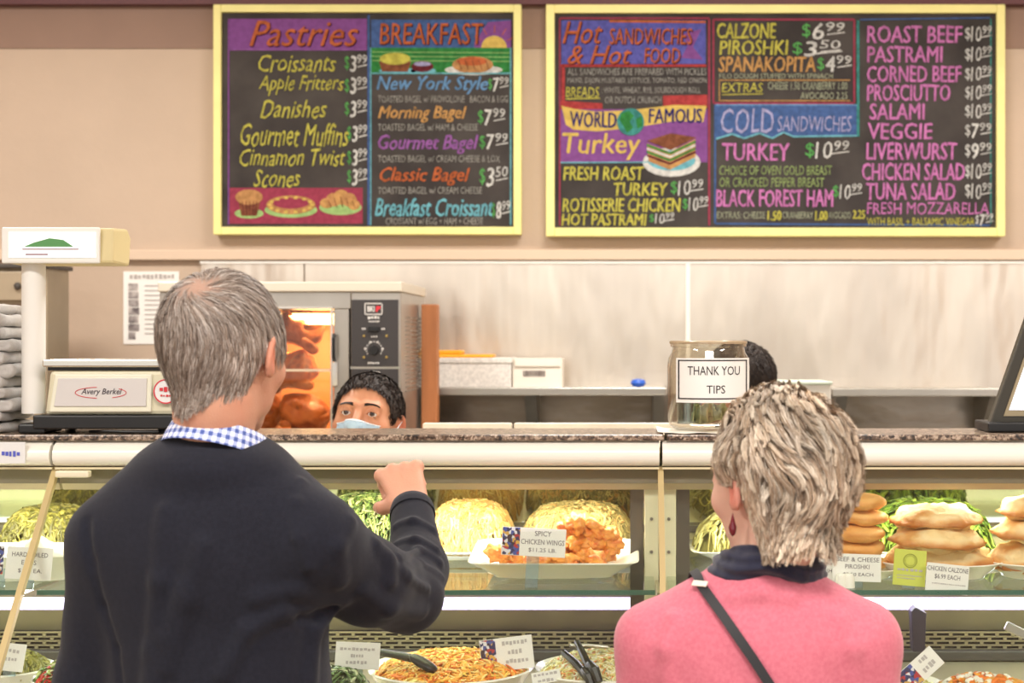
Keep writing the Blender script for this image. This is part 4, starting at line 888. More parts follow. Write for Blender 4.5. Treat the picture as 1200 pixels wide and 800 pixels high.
# --- egg dish at far left
ED = 3.0
o = rdish('egg_dish', 'long white dish of boiled eggs at far left of shelf', 'dish', XD(22, ED), ED+.03, SH_Z+.001, .155, .10, .05, .6)
for i, (x, y, z) in enumerate([(20, 3.0, .036), (45, 3.04, .036), (66, 3.0, .038), (-5, 3.03, .036), (56, 3.08, .042), (30, 3.09, .042), (44, 3.0, .062)]):
    e = MB().lathe([(0, -.026), (.012, -.0235), (.019, -.015), (.0215, -.003), (.019, .012), (.012, .023), (.005, .0285), (0, .03)], (0, 0, 0), 20).build('boiled_egg', mat('egg_white', (246, 240, 226), .3, sub=.1), smooth=True)
    e.location = (XD(x, y), y, SH_Z+z); e.rotation_euler = (PI/2+RNG.uniform(-.3, .3), 0, RNG.uniform(0, 3))
    tag(e, ['peeled boiled egg at front of dish, partly behind egg sign', 'peeled boiled egg in the middle of the egg dish', 'peeled boiled egg at the front right of egg dish', 'peeled boiled egg at left end of the egg dish', 'peeled boiled egg at back right of egg dish', 'peeled boiled egg at back centre of egg dish', 'topmost peeled boiled egg of the egg dish'][i], 'egg', 'boiled eggs in the white dish')
sign(34, 660, 54, 38, 2.885, [('HARD BOILED', .12, .9, .16, .30), ('EGGS', .34, .66, .40, .54), ('$ .75 EA.', .28, .8, .66, .80)], 'white price sign for eggs behind slanting bar at far left', 3)
sign(0, 656, 9, 34, 2.9, [], 'narrow dark picture card beside the egg sign', 2, .98, name='picture_card')

# --- right case: piroshki stack, calzones
bun_c = [(214, 140, 66), (236, 172, 96), (246, 200, 130), (206, 124, 54)]
def bunshape(d, p): return Vector((p.x, p.y, p.z*(1-.12*(d.x**2+d.y**2))))
bun0 = lump('piroshki_bun', .052, .048, .0175, 11, foodb, bun_c, .22, 30, 3, bunshape, rim=.35)
PD = 3.03
rdish('piroshki_plate', 'white oval plate under the stacked piroshki buns', 'plate', XD(985, PD), PD, SH_Z+.001, .135, .085, .02, .8)
first = True
lev = ['bottom', 'second from bottom', 'middle', 'second from top', 'top']
for cxp, nm_ in ((1006, 'right'), (948, 'left')):
    for i in range(5):
        o = bun0 if first else dup(bun0); first = False
        o.location = (XD(cxp+RNG.uniform(-3, 3), PD), PD+RNG.uniform(-.006, .006), SH_Z+.026+i*.0305); o.rotation_euler = (RNG.uniform(-.04, .04), RNG.uniform(-.05, .05), RNG.uniform(0, 6))
        tag(o, 'golden piroshki bun, %s of the %s stack beside the woman' % (lev[i], nm_), 'bun', 'piroshki buns stacked in the right case')
sign(1004, 665, 57, 32, 2.895, [('BEEF & CHEESE', .08, .96, .12, .28), ('PIROSHKI', .26, .76, .38, .54), ('$3.50 EACH', .22, .84, .68, .82)], 'white sign reading BEEF & CHEESE PIROSHKI in the right case', 2)
sign(968, 668, 34, 27, 2.905, [('~6', .1, .9, .14, .28), ('PIROSHKI', .15, .85, .44, .6)], 'white sign partly hidden behind blonde hair at left of piroshki sign', 1)
for i, x in enumerate((986, 995)):
    o = MB().lathe([(0, 0), (.012, 0), (.011, .02), (.008, .026), (0, .027)], (0, 0, 0), 14).build('sign_clip', china, smooth=True); o.location = (XD(x, 2.88), 2.885, SH_Z+.001)
    tag(o, ['small white sign clip at left beneath the piroshki sign', 'small white sign clip at right beneath the piroshki sign'][i], 'clip')
cz_c = [(196, 120, 52), (232, 178, 110), (250, 226, 176), (248, 218, 160), (222, 158, 84)]
def calz(seed, L, W, H):
    def shp(d, p):
        rim = max(0, 1-abs(d.z)*3.0); a = math.atan2(d.y, d.x); cr = 1+rim*(.10+.05*math.sin(a*26))
        y = p.y*cr
        if d.y > 0: y *= .55
        return Vector((p.x*cr, y, p.z*(1 if d.z > 0 else .45)*(1-.15*d.x**2)))
    return lump('calzone', L, W, H, seed, foodb, cz_c, .30, 34, 4, shp, rim=.6)
CD = 3.04
rdish('calzone_plate', 'white plate under the heap of big calzones', 'plate', XD(1100, CD), CD, SH_Z+.001, .125, .10, .03, .85)
rdish('calzone_plate', 'white plate cut off by right edge under calzones', 'plate', XD(1222, CD), CD, SH_Z+.001, .115, .10, .03, .85)
def putc(o, px, py, D, rot, label): o.location = P(px, py, D); o.rotation_euler = rot; tag(o, label, 'calzone', 'golden calzones in the right case')
c1 = calz(21, .098, .085, .042); c2 = calz(22, .085, .08, .034); c3 = calz(23, .082, .075, .032)
putc(c1, 1100, 657, 3.05, (.06, .0, 0), 'wide golden calzone at the bottom of the left heap')
putc(c2, 1096, 633, 3.02, (.05, .03, .05), 'calzone with browned filling showing, middle of the left heap')
putc(c3, 1096, 609, 3.04, (.05, -.02, -.06), 'pale topmost calzone of the left heap')
putc(dup(c1), 1216, 655, 3.05, (.1, -.05, .2), 'browned bottom calzone of the heap at the right edge')
putc(dup(c2), 1217, 625, 3.03, (.05, .04, -.15), 'middle calzone of the heap at the right edge')
putc(dup(c3), 1219, 598, 3.05, (.05, -.02, .3), 'topmost pale calzone of the heap at the right edge')
lime = mat('card_lime', (206, 214, 92), .5)
s = sign(1066, 665, 38, 42, 2.885, [('~6', .12, .92, .52, .60), ('~12', .12, .9, .70, .74), ('~8', .12, .7, .78, .82)], 'lime green card with round emblem in front of calzones', 5, 0, lime)
rg = MB(); 
for r0, w_ in ((.0125, .0010), (.0095, .0006)):
    for i in range(24):
        a, b = 2*PI*i/24, 2*PI*(i+1)/24; rg.tube([(r0*math.cos(a), -.0012, .013+r0*math.sin(a)), (r0*math.cos(b), -.0012, .013+r0*math.sin(b))], w_*.5, 4)
rg.build('emblem_ring', mat('ink_olive', (120, 126, 40), .6), s)
sign(1110, 678, 50, 34, 2.87, [('CHICKEN CALZONE', .02, .98, .10, .26), ('$6.99 EACH', .2, .8, .36, .54), ('~16', .15, .95, .66, .71)], 'white sign reading CHICKEN CALZONE below the left heap', 6)

# --- bowls on the lower deck
DK = lambda y: .82+(y-2.56)/.84*.066
def deckbowl(px, py, rpx, D, lab):
    c = P(px, py, D); d = max(.05, c.z-DK(D)-.008); return bowl(px, py, rpx, D, lab, d)
def heap(c, R, label, cols, **k): return pile('x', label, 'salad', (c.x, c.y, c.z-.012), R*.90, R*.90, k.pop('h', .04), cols=cols, **k)
c, R = deckbowl(529, 781, 97, 2.96, 'large white bowl of orange pasta salad below the elbow')
heap(c, R, 'orange grated pasta salad filling the bowl below the elbow', [(244, 196, 92), (236, 160, 60), (226, 118, 40), (250, 216, 140), (244, 180, 80)], n=2600, L=.02, r=.0026, K=4, curl=.9, h=.035)
sp_ = thing('serving_spoon', 'black serving spoon lying across the orange pasta salad', 'spoon', (0, 0, 0))
MB().tube([P(442, 764, 2.93), P(462, 767, 2.90), P(482, 771, 2.87)], [.007, .007, .008], 10).build('handle', black, sp_, smooth=True)
o = lump('paddle', .030, .014, .007, 3, black, [(20, 20, 20), (24, 24, 24)], 0, 10, 3); o.location = P(496, 777, 2.86); o.rotation_euler = (.2, .45, -.3); o.parent = sp_
c, R = deckbowl(708, 782, 82, 3.0, 'white bowl of pale slaw left of the pink sweater')
heap(c, R, 'pale shredded slaw in the bowl beside the pink sweater', [(244, 238, 196), (232, 222, 168), (250, 246, 222), (222, 206, 130), (226, 150, 90)], n=2000, L=.024, r=.002, K=5, h=.04)
tg = thing('serving_tongs', 'black serving tongs resting in the pale slaw', 'tongs', (0, 0, 0))
for a in (((676, 752), (684, 768), (697, 795)), ((660, 764), (676, 778), (692, 799))):
    MB().tube([P(a[0][0], a[0][1], 2.97), P(a[1][0], a[1][1], 2.92), P(a[2][0], a[2][1], 2.87)], [.006, .0075, .0075], 8).build('arm', black, tg, smooth=True)
for (x, y) in ((697, 785), (690, 793)): 
    MB().tube([P(x-6, y-8, 2.89), P(x, y, 2.86), P(x+5, y+14, 2.85)], [.007, .010, .008], 8).build('tip', black, tg, smooth=True)
MB().tube([P(668, 756, 2.96), P(690, 756, 2.97), P(712, 758, 2.98)], .004, 8).build('hinge_rod', steel, tg, smooth=True)
c, R = deckbowl(392, 811, 46, 2.80, 'small white bowl of dark green salad behind the man\'s waist')
heap(c, R, 'dark green leafy salad in small bowl beside the man', [(52, 84, 40), (80, 112, 54), (180, 190, 150)], n=700, L=.02, r=.005, K=4, flat=.25)
c, R = deckbowl(1036, 801, 70, 2.93, 'white bowl right of the woman with a picture card in it')
heap(c, R, 'yellow dressed salad in bowl right of the woman', [(236, 226, 130), (244, 240, 190), (214, 200, 90)], n=1000, L=.02, r=.003, K=4, h=.012)
c, R = deckbowl(1156, 822, 78, 2.86, 'white bowl at the bottom right corner')
heap(c, R, 'chunky orange and white salad at bottom right corner', [(240, 170, 70), (250, 246, 230), (236, 130, 50)], n=900, L=.02, r=.006, K=4, h=.05)
c, R = deckbowl(8, 782, 54, 2.98, 'white bowl of green pasta at bottom left corner')
heap(c, R, 'green-brown spiral pasta in the bottom left bowl', [(140, 134, 60), (112, 110, 48), (170, 160, 90)], n=900, L=.022, r=.0034, K=5, curl=1.4, h=.04)
c, R = deckbowl(98, 793, 58, 2.90, 'white bowl of green salad with red pieces beside the man\'s arm')
heap(c, R, 'green salad with red pepper pieces beside the man\'s left arm', [(140, 176, 70), (100, 140, 50), (190, 206, 130), (206, 50, 40), (230, 226, 190)], n=900, L=.02, r=.0045, K=4, flat=.4, h=.035)
sign(419, 768, 52, 31, 2.86, [('~9', .1, .9, .20, .32), ('~5', .35, .65, .44, .58), ('~6', .25, .75, .68, .82)], 'white sign standing in front of the black spoon handle', 2, 0, floor=.95, lean=-.2)
sign(594, 766, 62, 38, 2.93, [('~7', .18, .9, .10, .25), ('~4', .32, .72, .38, .54), ('~6', .24, .88, .66, .82)], 'tilted white sign with colourful picture stuck in orange pasta salad', -7, .3, floor=.95, lean=-.2)
sign(640, 793, 34, 14, 2.90, [('~6', .08, .92, .12, .4), ('~4', .2, .8, .6, .9)], 'small tilted card in front of the pale slaw', -10, 0, floor=.94, lean=-.3)
sign(14, 770, 30, 32, 2.90, [('~4', .2, .8, .2, .34), ('~4', .25, .75, .5, .64)], 'white sign stuck in the green pasta at bottom left', 6, 0, floor=.95, lean=-.2)
sign(1075, 787, 62, 26, 2.85, [('~3', .3, .7, .1, .36), ('~4', .2, .8, .5, .8)], 'steeply tilted card with colourful picture right of woman', -42, .5, floor=.95, lean=-.3)

# --- roasting chickens in the oven
ck = [(110, 44, 22), (168, 80, 40), (206, 122, 66), (130, 56, 26), (190, 104, 54)]
def chick(seed):
    def shp(d, p): return Vector((p.x, p.y, p.z*(1+.12*d.x)))
    t = thing('roast_chicken', None, None)
    b = lump('body', .105, .085, .075, seed, foodw, ck, .16, 16, 4, shp); b.parent = t
    for s in (-1, 1):
        l = lump('leg', .048, .022, .024, seed+s*3, foodw, ck, .12, 30, 3); l.parent = t; l.location = (.055, -.055*1, -.02+s*.045); l.rotation_euler = (.2, -.5*s, .35)
        w_ = lump('wing', .032, .016, .018, seed+s*5, foodw, ck, .14, 30, 3); w_.parent = t; w_.location = (-.055, -.06, s*.045); w_.rotation_euler = (0, .6*s, 0)
    return t
for i, (px, py, rz, lab) in enumerate([(350, 384, .2, 'glistening roast chicken at the top of the oven'), (342, 434, -.3, 'roast chicken in the middle of the oven window'), (356, 484, .4, 'dark roast chicken at the bottom right of oven'), (300, 484, 0, 'roast chicken low in the oven beside the man\'s cheek')]):
    o = chick(31+i*7); o.location = P(px, py, 5.42+(.04 if i % 2 else 0)); o.scale = (.84,)*3; o.rotation_euler = (.2*i, rz, rz); tag(o, lab, 'chicken', 'roast chickens inside the oven')
# ------------------------------------------------------------------ figures: implicit surfaces -> continuous meshes
f32 = np.float32
def v3(p): return np.array(p, f32)
def smin(a, b, k):
    h = np.clip(.5+.5*(b-a)/k, 0, 1); return b*(1-h)+a*h-k*h*(1-h)
def smax(a, b, k): return -smin(-a, -b, k)
def ell(c, r, R=None):
    c, r = v3(c), v3(r)
    def f(p):
        q = p-c
        if R is not None: q = q @ R
        k0 = np.linalg.norm(q/r, axis=-1); k1 = np.linalg.norm(q/(r*r), axis=-1)
        return k0*(k0-1)/np.maximum(k1, 1e-6)
    return f
def cap(a, b, ra, rb=None, flat=None):
    a, b = v3(a), v3(b); rb = ra if rb is None else rb; ab = b-a; L = float(ab @ ab)+1e-9
    def f(p):
        q = p-a; h = np.clip((q @ ab)/L, 0, 1); return np.linalg.norm(q-h[..., None]*ab, axis=-1)-(ra+(rb-ra)*h)
    return f
class Shape:
    def __init__(s): s.ops = []
    def u(s, f, k=.015): s.ops.append((0, f, k)); return s
    def sub(s, f, k=.005): s.ops.append((1, f, k)); return s
    def inter(s, f, k=.005): s.ops.append((2, f, k)); return s
    def disp(s, f): s.ops.append((3, f, 0)); return s
    def __call__(s, p):
        d = None
        for o, f, k in s.ops:
            if o == 3: d = d+f(p); continue
            e = f(p)
            if d is None: d = e
            elif o == 0: d = smin(d, e, k)
            elif o == 1: d = smax(d, -e, k)
            else: d = smax(d, e, k)
        return d
def grad(f, p, e=5e-4):
    g = np.stack([f(p+v3((e, 0, 0)))-f(p-v3((e, 0, 0))), f(p+v3((0, e, 0)))-f(p-v3((0, e, 0))), f(p+v3((0, 0, e)))-f(p-v3((0, 0, e)))], -1)
    return g/(2*e)
def surface(f, xs, ys, zs, B=8):
    """surface nets on a (possibly uneven) grid, only in the blocks the surface crosses"""
    xs, ys, zs = [np.asarray(a, f32) for a in (xs, ys, zs)]
    def padn(a):
        n = (len(a)-1+B-1)//B*B+1; st = a[-1]-a[-2]; return np.concatenate([a, a[-1]+st*np.arange(1, n-len(a)+1)]).astype(f32)
    xs, ys, zs = padn(xs), padn(ys), padn(zs); nx, ny, nz = len(xs), len(ys), len(zs)
    bi = np.stack(np.meshgrid(np.arange(0, nx-1, B), np.arange(0, ny-1, B), np.arange(0, nz-1, B), indexing='ij'), -1).reshape(-1, 3)
    lo = np.stack([xs[bi[:, 0]], ys[bi[:, 1]], zs[bi[:, 2]]], -1); hi = np.stack([xs[bi[:, 0]+B], ys[bi[:, 1]+B], zs[bi[:, 2]+B]], -1)
    R = np.linalg.norm(hi-lo, axis=1)/2; d = f((lo+hi)/2); bi = bi[np.abs(d) < R*1.45+.004]
    o = np.stack(np.meshgrid(*[np.arange(B+1)]*3, indexing='ij'), -1).reshape(-1, 3)
    VID = []; VP = []; Q = []
    cid = lambda i, j, k: (i.astype(np.int64)*ny+j)*nz+k
    for s in range(0, len(bi), 400):
        g = bi[s:s+400, None]+o[None]; P_ = np.stack([xs[g[..., 0]], ys[g[..., 1]], zs[g[..., 2]]], -1)
        n = len(g); D = f(P_.reshape(-1, 3)).reshape(n, B+1, B+1, B+1); P_ = P_.reshape(n, B+1, B+1, B+1, 3); g = g.reshape(n, B+1, B+1, B+1, 3); I = D < 0
        acc = np.zeros((n, B, B, B, 3), f32); cnt = np.zeros((n, B, B, B), f32)
        sl = lambda a: slice(a, a+B)
        for ax in range(3):
            o1 = [0, 0, 0]; o1[ax] = 1; A0 = [slice(0, B+1)]*3; A1 = [slice(0, B+1)]*3; A0[ax] = slice(0, B); A1[ax] = slice(1, B+1)
            d0, d1 = D[(slice(None), *A0)], D[(slice(None), *A1)]; c = (d0 < 0) != (d1 < 0); t = np.where(c, d0/np.where(c, d0-d1, 1), 0)[..., None]
            X = P_[(slice(None), *A0)]*(1-t)+P_[(slice(None), *A1)]*t; X = X*c[..., None]
            oth = [a for a in range(3) if a != ax]
            for u in (0, 1):
                for v in (0, 1):
                    S = [slice(0, B)]*3; S[oth[0]] = slice(u, u+B); S[oth[1]] = slice(v, v+B)
                    acc += X[(slice(None), *S)]; cnt += c[(slice(None), *S)]
            # quads for edges owned by this block
            S = [slice(0, B)]*3; cc = c[(slice(None), *S)]; idx = np.argwhere(cc)
            if len(idx):
                gi = g[idx[:, 0], idx[:, 1], idx[:, 2], idx[:, 3]]; neg = I[idx[:, 0], idx[:, 1], idx[:, 2], idx[:, 3]]
                e1 = np.zeros(3, int); e2 = np.zeros(3, int); e1[(ax+1) % 3] = 1; e2[(ax+2) % 3] = 1
                q = [gi, gi-e1, gi-e1-e2, gi-e2]; q = np.stack([cid(k[:, 0], k[:, 1], k[:, 2]) for k in q], 1)
                q[~neg] = q[~neg][:, ::-1]; Q.append(q)
        m = cnt > 0; gc = g[:, :B, :B, :B][m]; VID.append(cid(gc[:, 0], gc[:, 1], gc[:, 2])); VP.append(acc[m]/cnt[m][:, None])
    VID = np.concatenate(VID); VP = np.concatenate(VP); Q = np.concatenate(Q)
    od = np.argsort(VID); VID = VID[od]; VP = VP[od]; ix = np.searchsorted(VID, Q); ix = np.clip(ix, 0, len(VID)-1); ok = (VID[ix] == Q).all(1)
    F = ix[ok]
    for _ in range(2):
        g = grad(f, VP); dd = f(VP); st = dd[:, None]*g/np.maximum((g*g).sum(1, keepdims=True), .25); VP = VP-np.clip(st, -.003, .003)
    return VP, F
def ax(a, b, h): return np.arange(a, b+h, h)
def zaxis(*seg):
    r = []
    for a, b, h in seg: r += list(np.arange(a, b, h))
    return np.array(r+[seg[-1][1]])
def rotz(a): c, s = math.cos(a), math.sin(a); return np.array([[c, -s, 0], [s, c, 0], [0, 0, 1]], f32)
def rotx(a): c, s = math.cos(a), math.sin(a); return np.array([[1, 0, 0], [0, c, -s], [0, s, c]], f32)
def roty(a): c, s = math.cos(a), math.sin(a); return np.array([[c, 0, s], [0, 1, 0], [-s, 0, c]], f32)
class Frame:      # local head frame: x = person's right, y = forward, z = up
    def __init__(s, o, yaw=0, pitch=0, roll=0, sc=1): s.o = v3(o); s.R = rotz(yaw) @ rotx(pitch) @ roty(roll); s.s = sc
    def W(s, p): return (np.asarray(p, f32)*s.s) @ s.R.T+s.o
    def L(s, p): return ((p-s.o) @ s.R)/s.s
    def wrap(s, f): return lambda p: f(s.L(p))*s.s
def head_shape(fem=0, ears=True, nose=1.0):
    h = Shape()
    h.u(ell((0, -.014, .032), (.076, .096, .087)))
    h.u(ell((0, .030, -.005), (.063, .060, .078)), .03).u(ell((0, .026, -.062), (.052-.004*fem, .056, .042)), .03)
    h.u(ell((0, .070, -.094), (.021-.003*fem, .017, .016)), .025)
    h.u(cap((0, -.030, -.02), (0, -.026, -.075), .052-.006*fem, .050-.006*fem), .025)
    for s in (-1, 1):
        h.u(ell((s*.041, .056, -.020), (.023, .020, .020)), .02)
        h.u(cap((s*.040, .077, .027), (s*.012, .086, .027), .009-.003*fem), .012)
        h.sub(ell((s*.031, .100, .010), (.017, .014, .012)), .014)
    h.u(cap((0, .087, .020), (0, .112*nose+.0*fem, -.020), .0075, .0105), .012)
    for s in (-1, 1): h.u(ell((s*.0115, .100, -.026), (.0075, .010, .007)), .006)
    h.u(ell((0, .088, -.054), (.023, .010, .0055)), .006).u(ell((0, .087, -.064), (.019, .010, .0065)), .006).sub(ell((0, .100, -.0585), (.022, .008, .0012)), .002)
    for s in (-1, 1):
        h.u(ell((s*.031, .0775, .010), (.0165, .0145, .0135)), .006)
        h.sub(ell((s*.031, .0925, .0088), (.0140, .013, .0044)), .002)
        h.sub(ell((s*.031, .0772, .010), (.0125, .0125, .0125)), .001)
        if ears:
            R = rotx(math.radians(-12)) @ rotz(s*math.radians(22))
            h.u(ell((s*.081, -.010, .000), (.0065, .018, .030), R), .007).u(ell((s*.077, -.004, -.020), (.0055, .009, .010)), .006)
            h.sub(ell((s*.089, -.006, .003), (.0065, .0105, .018), R), .005)
    return h
def skull_f():
    h = Shape(); h.u(ell((0, -.014, .032), (.076, .096, .087))); h.u(ell((0, .026, -.005), (.060, .055, .075)), .03); h.u(cap((0, -.030, -.02), (0, -.030, -.14), .051, .050), .03)
    return h
def hand(sh, wrist, palm_dir, back_n, side, grip='fist', s=1.0):
    """palm + five fingers; palm_dir towards the knuckles, back_n normal of the back of the hand, side = +1 when the thumb lies on the +across side"""
    d = np.array(palm_dir, float); d /= np.linalg.norm(d); n = np.array(back_n, float); n -= d*(n @ d); n /= np.linalg.norm(n); a = np.cross(d, n)*side; w = np.array(wrist, float)
    for t in (-.022, -.008, .008, .022): sh.u(cap(w+d*.012*s+a*t*.75*s, w+d*.078*s+a*t*1.2*s, .0135*s, .0105*s), .008)
    lens = [(.040, .026, .019), (.044, .028, .020), (.041, .026, .019), (.032, .020, .017)]
    for i, t in enumerate((.030, .010, -.010, -.029)):
        b = w+d*(.088-abs(i-1)*.004)*s+a*t*s; cur = {'fist': (70, 95, 60), 'relax': (22, 32, 22)}[grip]; an = 0
        sh.u(ell(b-n*.000, (.0125*s,)*3), .0045)
        for k in range(3):
            an += math.radians(cur[k]); q = d*math.cos(an)-n*math.sin(an); e = b+q*lens[i][k]*s; sh.u(cap(b, e, (.0098-.0008*k)*s, (.0088-.0008*k)*s), .003); b = e
    b = w+d*.022*s+a*.026*s-n*.006*s
    th = [(a*.75+d*.55-n*.35, .036), (a*.30+d*.8-n*.5, .028), (a*.05+d*.7-n*.7, .022)] if grip == 'relax' else [(a*.65+d*.45-n*.5, .024), (a*.25+d*.7-n*.7, .022), (-a*.3+d*.6-n*.8, .020)]
    for k, (q, L) in enumerate(th):
        q = q/np.linalg.norm(q); e = b+q*L*s; sh.u(cap(b, e, (.0135-.002*k)*s, (.0115-.0018*k)*s), .008 if k == 0 else .003); b = e
def noise3(p, fr, seed=0):
    q = p*fr; r = 0
    for i, (a, b, c) in enumerate(((1, .3, .5), (-.4, 1, .6), (.5, -.6, 1), (.9, .8, -.3))): r = r+np.sin(q[..., 0]*a+q[..., 1]*b+q[..., 2]*c+seed*1.7+i*2.1)
    return r/4
def trace(f, px, py, off=0):
    o = v3((0, 0, EYE)); d = v3(((px-CX)/FPX, 1, -(py-CY)/FPX)); d /= np.linalg.norm(d); t = 1.5
    for _ in range(120):
        e = float(f((o+d*t)[None])[0])-off
        if abs(e) < 2e-4: break
        t += e*.8
        if t > 4: break
    return o+d*t
def legs(bd, hip, hw, foot_y, inf=0, k=.02, ankles=.085, up=0):
    hx, hy, hz = hip
    for s in (-1, 1):
        a = (hx+s*hw, hy, hz); kn = (hx+s*hw*1.05, hy+.01, hz*.54); an = (hx+s*hw*1.1, hy-.01, ankles)
        bd.u(cap(a, kn, .078+inf, .055+inf), k).u(cap(kn, an, .054+inf, .036+inf*1.2), .02)
    return [(hx+s*hw*1.1, hy-.01, ankles) for s in (-1, 1)]
def shoes(anks, yaw, m, par, name='shoe'):
    R = rotz(yaw)
    for a in anks:
        sh = Shape(); q = lambda x, y, z: tuple((R @ v3((x, y, z)))+v3((a[0], a[1], 0)))
        sh.u(cap(q(0, -.03, .045), q(0, .05, .045), .043, .040)).u(cap(q(0, .06, .036), q(0, .15, .034), .040, .032), .03).u(cap(q(0, -.02, .06), q(0, -.02, .10), .04, .042), .02)
        sh.inter(lambda p: .003-p[..., 2], .004)
        V, F = surface(sh, ax(a[0]-.25, a[0]+.25, .009), ax(a[1]-.25, a[1]+.25, .009), ax(-.02, .16, .008)); mesh_np(name, V, F, m, par)
skinm = mat('skin', (210, 160, 135), .5, attr=True, sub=.12, bump=.0004, bscale=350, spec=.35)
def skin_tint(V, fr, base, red, fem=0):
    p = fr.L(V); b = np.array(lin(base)[:3]); r_ = np.array(lin(red)[:3]); w = np.zeros(len(V))
    def blob(c, r, a): return a*np.exp(-(((p-np.array(c))/np.array(r))**2).sum(1))
    for s in (-1, 1): w += blob((s*.085, -.008, -.002), (.012, .022, .032), .9)+blob((s*.045, .07, -.028), (.025, .03, .02), .35)
    w += blob((0, .12, -.02), (.016, .02, .016), .4)+blob((0, .10, -.060), (.022, .02, .009), 1.0)
    w += .25*(noise3(p, 60)+.3*noise3(p, 170))
    w = np.clip(w, 0, 1)[:, None]; return b*(1-w)+r_*w
eye_w = mat('eye_white', (236, 230, 224), .15, coat=.6); eye_i = mat('eye_brown', (66, 38, 22), .12, coat=.8); eye_p = mat('eye_pupil', (10, 8, 8), .1)
def eyes(fr, par, tilt=(0, 0)):
    for s in (-1, 1):
        m = MB(); n = 20; vs = []; fs = []; mi = []; r = .0121*fr.s; angs = [0, .17, .19, .34, .50, .54, .7, .9, 1.2, 1.6, 2.0, 2.5, PI]
        for a in angs:
            for k in range(n): vs.append((r*math.sin(a)*math.cos(2*PI*k/n), r*math.cos(a)*(1.0 if a > .5 else 1.02), r*math.sin(a)*math.sin(2*PI*k/n)))
        Rt = fr.R @ rotz(tilt[0]) @ rotx(tilt[1]); vs = [tuple(Rt @ v3(v)+fr.W((s*.031, .0772, .010))) for v in vs]
        m.v = vs
        for i in range(len(angs)-1):
            for k in range(n): m.f.append((i*n+k, (i+1)*n+k, (i+1)*n+(k+1) % n, i*n+(k+1) % n)); m.mi.append(2 if i < 2 else (1 if i < 5 else 0))
        m.build('eyeball', [eye_w, eye_i, eye_p], par, smooth=True)
hairm = mat('hair_strands', (160, 140, 120), .5, attr=True, spec=.25)
def ribbons(name, paths, N, wid, m, par, tint):
    T = np.gradient(paths, axis=1); T /= np.linalg.norm(T, axis=2, keepdims=True)+1e-9; A = np.cross(T, N); A /= np.linalg.norm(A, axis=2, keepdims=True)+1e-9
    n, K, _ = paths.shape; V = np.stack([paths-A*wid[..., None], paths+A*wid[..., None]], 2)
    idx = np.arange(n*K*2).reshape(n, K, 2); F = np.stack([idx[:, :-1, 0], idx[:, :-1, 1], idx[:, 1:, 1], idx[:, 1:, 0]], -1).reshape(-1, 4)
    return mesh_np(name, V.reshape(-1, 3), F, m, par, True, np.repeat(tint.reshape(-1, 3), 2, axis=0))
